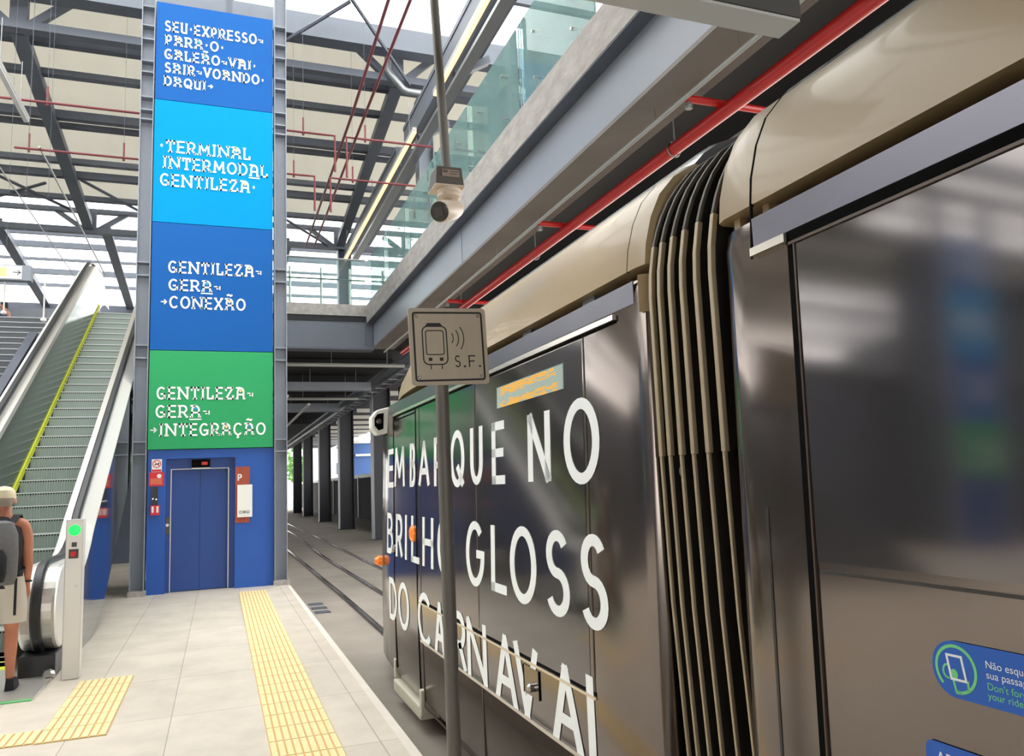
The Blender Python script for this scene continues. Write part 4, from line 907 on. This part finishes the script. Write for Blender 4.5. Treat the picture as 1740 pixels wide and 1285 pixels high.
# fascia strips above the gutter, gutters, window bands
rail_on(TS, 2.57, 7.25, 2.252, .044, .003, 'fascia', m_fascia, FB, 20)
rail_on(TS, 2.72, 7.0, 2.185, .011, .018, 'gutter', m_trim, FB, 20)
rail_on(TS, 2.72, 7.05, 2.168, .005, .006, 'gutter_shadow_gap', m_seam, FB, 20)
rail_on(TSR, -8, 1.845, 2.255, .043, .004, 'fascia', m_fascia, RB, 6)
rail_on(TSR, 1.70, 1.85, 2.195, .012, .016, 'gutter', m_trim, RB, 3)
rail_on(TSR, -8, 1.705, 2.193, .017, .005, 'door_head_gasket', m_seam, RB, 6)
rail_on(TSR, -8, 1.695, 2.176, .004, .007, 'door_head_edge', m_bronze, RB, 6)
def vseam(fn, y0, y1, z0, z1, w, e, name, mat, par, n=10):
    """vertical strip from (y0,z0) to (y1,z1)"""
    r = []
    for k in range(n + 1):
        z = z0 + (z1 - z0) * k / n; y = y0 + (y1 - y0) * k / n
        r.append([fn(y - w, z, -.003), fn(y - w, z, e), fn(y + w, z, e), fn(y + w, z, -.003)])
    return MB().loft(r).build(name, mat, par)
vseam(TSR, 1.69, 1.70, 2.19, -.08, .011, .004, 'door_edge_gasket', m_seam, RB)
vseam(TSR, 1.674, 1.684, 2.18, -.08, .003, .006, 'door_edge_trim', m_bronze, RB)
vseam(TSR, 1.845, 1.86, 2.345, 2.18, .004, .003, 'fascia_seam', m_seam, RB)
vseam(TSR, 1.86, 1.86, 1.45, -.08, .005, .002, 'panel_seam', m_fold, RB)
rail_on(TSR, -8, 1.66, 1.285, .004, .0035, 'window_fold', m_fold, RB, 6)
MB().loft([[TSR(y, z, e) for z, e in ((1.31, .0005), (2.168, .0005), (2.168, .003), (1.31, .003))] for y in (1.668, 0, -2, -8)]).build('window_panel', m_wrapwin, RB)
vseam(TS, 3.03, 3.01, 2.16, .66, .005, .003, 'door_seam', m_bronze, FB); vseam(TS, 3.01, 3.0, .37, -.08, .005, .003, 'door_seam', m_bronze, FB)
vseam(TS, 4.60, 4.50, 2.16, -.08, .008, .003, 'door_seam', m_bronze, FB)
vseam(TS, 6.17, 6.05, 2.16, -.08, .012, .003, 'door_seam', m_seam, FB); vseam(TS, 6.05, 5.93, 2.16, -.08, .006, .003, 'door_seam', m_bronze, FB)
vseam(TS, 7.04, 6.90, 2.14, .0, .014, .003, 'cab_seam', m_seam, FB)
rail_on(TS, 6.2, 7.04, 2.135, .006, .003, 'cab_door_head', m_seam, FB, 8)
rail_on(TS, 3.0, 6.04, .655, .006, .006, 'upper_trim', m_trim, FB); rail_on(TS, 3.0, 6.04, .672, .008, .003, 'upper_gap', m_seam, FB)
rail_on(TS, 3.0, 6.0, .378, .009, .008, 'lower_trim', m_trim, FB); rail_on(TS, 2.57, 6.0, -.088, .006, .004, 'skirt_trim', m_bronze, FB)
MB().loft([[TS(y, z, e) for z, e in ((.68, .0003), (2.155, .0003), (2.155, .002), (.68, .002))] for y in (3.05, 3.8, 4.56)]).build('window_panel', m_wrapwin, FB)
# sill box near the nose, marker lamps, latch
s = MB().box(1.425, 1.6, 5.98, 6.95, -.20, -.10).build('step_sill', m_sill, TR, bevel=.012); MB().box(1.42, 1.6, 5.93, 5.99, -.16, .03).build('sill_bracket', m_sill, s, bevel=.01)
MB().box(1.44, 1.6, 6.94, 7.0, -.1, .06).build('sill_bracket', m_sill, s, bevel=.01)
MB().lathe([(.068, 0), (.066, .012), (.045, .026), (0, .03)], TS(6.24, 1.165, 0), (-1, 0, 0), 20).build('marker_lamp', m_orange, FB, smooth=True)
MB().lathe([(.045, 0), (.05, .04), (.03, .075), (0, .08)], (1.49, 7.66, .84), (-1, .2, 0), 16).build('turn_lamp', m_orange, FB, smooth=True)
MB().lathe([(.035, 0), (.035, .012), (.02, .016)], TS(6.97, 1.0, 0), (-1, 0, 0), 14).build('charge_lock', m_trim, FB)
k = MB().loft([[TS(y, z, e) for y, e in ((3.62, .0), (3.62, .004), (3.82, .004), (3.82, 0))] for z in (.50, .635)]).build('latch_plate', m_wrap, FB); MB().lathe([(.02, 0), (.022, .02), (.012, .03)], TS(3.70, .545, .004), (-1, 0, 0), 14).build('latch_knob', m_inox, k)
vseam(TS, 3.62, 3.62, .635, .50, .003, .006, 'latch_gap', m_seam, FB); vseam(TS, 3.82, 3.82, .635, .50, .003, .006, 'latch_gap', m_seam, FB)
MB().loft([[TS(y, z, e) for y, e in ((2.50, .004), (2.50, .014), (2.53, .014), (2.53, 0))] for z in (2.165, 2.31)]).build('corner_plate', m_cream, FB)
for y in (3.0, 3.75, 5.6): MB().box(1.54, 1.6, y, y + .12, 2.295, 2.35).build('fairing_bracket', m_galv, FB)
for y in (1.96, 1.82, .9): MB().box(1.535, 1.6, y, y + .03, 2.295, 2.36).build('fairing_bracket', m_cream, RB)
# door camera housing by the nose
h = MB().prism([(1.52, 7.33, 2.30), (1.40, 7.33, 2.27), (1.345, 7.33, 2.20), (1.345, 7.33, 2.10), (1.40, 7.33, 2.03), (1.50, 7.33, 2.05)], (0, .16, 0)).build('mirror_camera', m_white, FB, bevel=.012)
MB().prism([(1.46, 7.326, 2.24), (1.40, 7.326, 2.23), (1.372, 7.326, 2.19), (1.372, 7.326, 2.12), (1.41, 7.326, 2.075), (1.455, 7.326, 2.09)], (0, .01, 0)).build('camera_face', m_seam, h)
MB().lathe([(.028, 0), (.028, .006), (.018, .008)], (1.415, 7.327, 2.16), (0, -1, 0), 16).build('camera_lens', m_lensglass, h)
# windscreen and bumper of the nose (faces away)
MB().loft([[(TC + a * (TC - lxf(y) - .05 - lean(z)) * 1.0, y + .015, z) for a in (-1, -.5, .5, 1)] + [(TC + a * (TC - lxf(y) - .05 - lean(z)) * .96, y - .05, z) for a in (1, .5, -.5, -1)] for y, z in ((9.0, .9), (8.85, 1.5), (8.5, 2.0))]).build('windscreen', m_lens, FB)
# slogan
SEG = {1: (1.535, 1.888, 'EMBARQUENO', [(7.31, 7.002), (6.959, 6.535), (6.349, 6.152), (6.043, 5.701), (5.578, 5.315), (5.135, 4.807), (4.693, 4.424), (4.276, 4.044), (3.714, 3.398), (3.256, 2.895)]),
       2: (.94, 1.305, 'BRILHOGLOSS', [(7.331, 7.014), (6.889, 6.605), (6.538, 6.428), (6.301, 6.021), (5.918, 5.592), (5.478, 5.158), (4.786, 4.433), (4.312, 4.046), (3.991, 3.616), (3.498, 3.229), (3.114, 2.862)]),
       3: (.372, .735, 'DOCARNAVAL', [(7.207, 6.841), (6.781, 6.379), (6.077, 5.672), (5.579, 5.297), (5.095, 4.806), (4.806, 4.392), (4.263, 3.924), (3.959, 3.627), (3.468, 3.145), (3.099, 2.876)])}
for r, (z0, z1, txt, yy) in SEG.items():
    mb = MB()
    for i, (c, (ya, yb)) in enumerate(zip(txt, yy)):
        if i == {1: 8, 2: 6, 3: 2}[r]: mb.build('slogan_word', m_letter, FB); mb = MB()
        ov = .012 if c in 'OGSCQ' else 0
        glyph(mb, c, -ya * .72, -yb * .72, z0 - ov, z1 + ov, .0245, lambda u, v, e: TS(-u / .72, v, e + .0022), .0018, False)
    mb.build('slogan_word', m_letter, FB)
# amber display behind the window
d = MB().loft([[TS(y, z, e) for z, e in ((1.962, .001), (2.082, .001), (2.082, .0032), (1.962, .0032))] for y in (3.24, 3.7, 4.17)]).build('destination_display', m_ledbg, FB)
mb = MB(); ml = MB()
for row in range(14):
    z = 1.966 + row * .0082; txt = row in (0, 1, 2, 3, 4, 8, 9, 10, 11, 12, 13)
    a = 4.16
    while a > 3.25:
        L = random.uniform(.02, .07); b = max(3.245, a - L); on = txt and a < 4.12 and a > 3.34 and random.random() < (.75 if row not in (4, 8) else .3)
        (mb if on else ml).add([TS(a, z - .0026, .004), TS(b, z - .0026, .004), TS(b, z + .0026, .004), TS(a, z + .0026, .004)], [(0, 1, 2, 3)]); a = b
ml.build('pixel_rows', m_pale, d)
mb.build('amber_dots', m_led, d)
# blue stickers on the rear car door
def SR(u, v, e): return TSR(-u, v, e + .0035)
st = MB().plate(rrect(-1.335, 1.060, -.72, 1.176, .056, 8), SR, .0012).build('door_sticker', m_sticker, RB)
SR2 = lambda u, v, e: SR(u, v, e + .0013)
mb = MB(); c0 = (-1.277, 1.119); mb.strip(arc(c0[0], c0[1], .047, .047, -95, 225, 30), .0032, SR2, .0006, False, False)
mb.strip([(-1.287, 1.105), (-1.280, 1.075), (-1.268, 1.0725)], .0025, SR2, .0006).strip([(-1.25, 1.098), (-1.25, 1.08)], .0025, SR2, .0006); mb.plate(arc(-1.282, 1.108, .009, .011, 0, 360, 14)[:-1], SR2, .0006)
mb.strip(arc(-1.296, 1.112, .012, .014, 90, 280, 8), .002, SR2, .0006, False, False); mb.build('hand_symbol', m_stkgreen, st)
MB().strip([(-1.297, 1.146), (-1.262, 1.146), (-1.254, 1.098), (-1.289, 1.098)], .0026, SR2, .0007, True).build('card_symbol', m_letter, st)
def stick(body, size, u, v, mat):
    vs, fs = fontmesh(body, size); mb = MB(); mb.add([SR2(u + x, v + y, .0004) for x, y in vs], fs); mb.build('sticker_text', mat, st)
stick('Não esqueça', .021, -1.207, 1.136, m_letter); stick('sua passagem', .021, -1.207, 1.116, m_letter); stick("Don't forget", .020, -1.207, 1.094, m_stkgreen); stick('your ride', .020, -1.207, 1.076, m_stkgreen)
st = MB().plate(rrect(-1.372, .84, -.72, .957, .02, 6), SR, .0012).build('door_sticker', m_sticker, RB)
stick('APERTE', .034, -1.345, .915, m_letter)
# bellows
def rib_path(X, zt=2.9):
    h = [(X + .10, -.08), (X + .055, .25), (X + .03, .6), (X + .008, 1.1), (X, 1.615), (X, 2.2), (X + .006, 2.29), (X + .026, 2.40), (X + .045, 2.46), (X + .07, 2.52), (X + .105, 2.585), (X + .15, 2.645), (X + .205, 2.705), (X + .28, 2.76), (X + .36, 2.80), (X + .48, 2.84), (X + .7, 2.88), (TC, zt)]
    return h
MB().box(1.515, 3.94, 2.478, 2.494, -.1, 2.31).build('end_frame', m_gap, FB)
BEL = MB().loft([[(x + dx, y, z - dx * .5) for x, z in rib_path(1.53)] + [(2 * TC - x - dx, y, z - dx * .5) for x, z in rib_path(1.53)[::-1][1:]] for y, dx in ((2.02, .04), (2.5, .04))], True).build('bellows', m_fabric, TR, smooth=True)
for i, y in enumerate((2.455, 2.397, 2.325, 2.25, 2.165, 2.078)):
    P = rib_path(1.49)
    fin = MB()
    for sg in (1, -1): fin.loft([[(TC + sg * (x + .004 + a - TC), y + b, z - a * .5) for a, b in ((.008, -.005), (.008, .005), (.085, .005), (.085, -.005))] for x, z in P])
    fin.build('rib_fold', m_fabric, BEL)
    for (sel, w, dep, mat, nm) in ((P[:5], .006, .014, m_rib, 'lower_rib'), (P[4:8], .010, .02, m_rib, 'middle_rib'), (P[7:], .008, .014, m_ribtop, 'upper_rib')):
        for sg in (1, -1):
            rings = []
            for j, (x, z) in enumerate(sel):
                a = Vector(sel[max(j - 1, 0)]); b = Vector(sel[min(j + 1, len(sel) - 1)]); t = (b - a).normalized(); n = Vector((t.y, -t.x))
                q = Vector((x, z)); o = q + n * dep
                rings.append([(TC + sg * (q.x - TC), y - w, q.y), (TC + sg * (q.x - TC), y + w, q.y), (TC + sg * (o.x - TC), y + w, o.y), (TC + sg * (o.x - TC), y - w, o.y)])
            MB().loft(rings).build(nm, mat, BEL, bevel=.003)
MB().loft([[(1.535 + d, y, z) for d, z in ((0, 1.60), (0, 1.622), (.06, 1.622), (.06, 1.60))] for y in (2.05, 2.48)]).build('joint_strip', m_seam, BEL)
MB().lathe([(.02, 0), (.018, .01), (0, .014)], (1.525, 2.36, 1.56), (-1, 0, 0), 14).build('snap_fastener', m_ribtop, BEL, smooth=True)
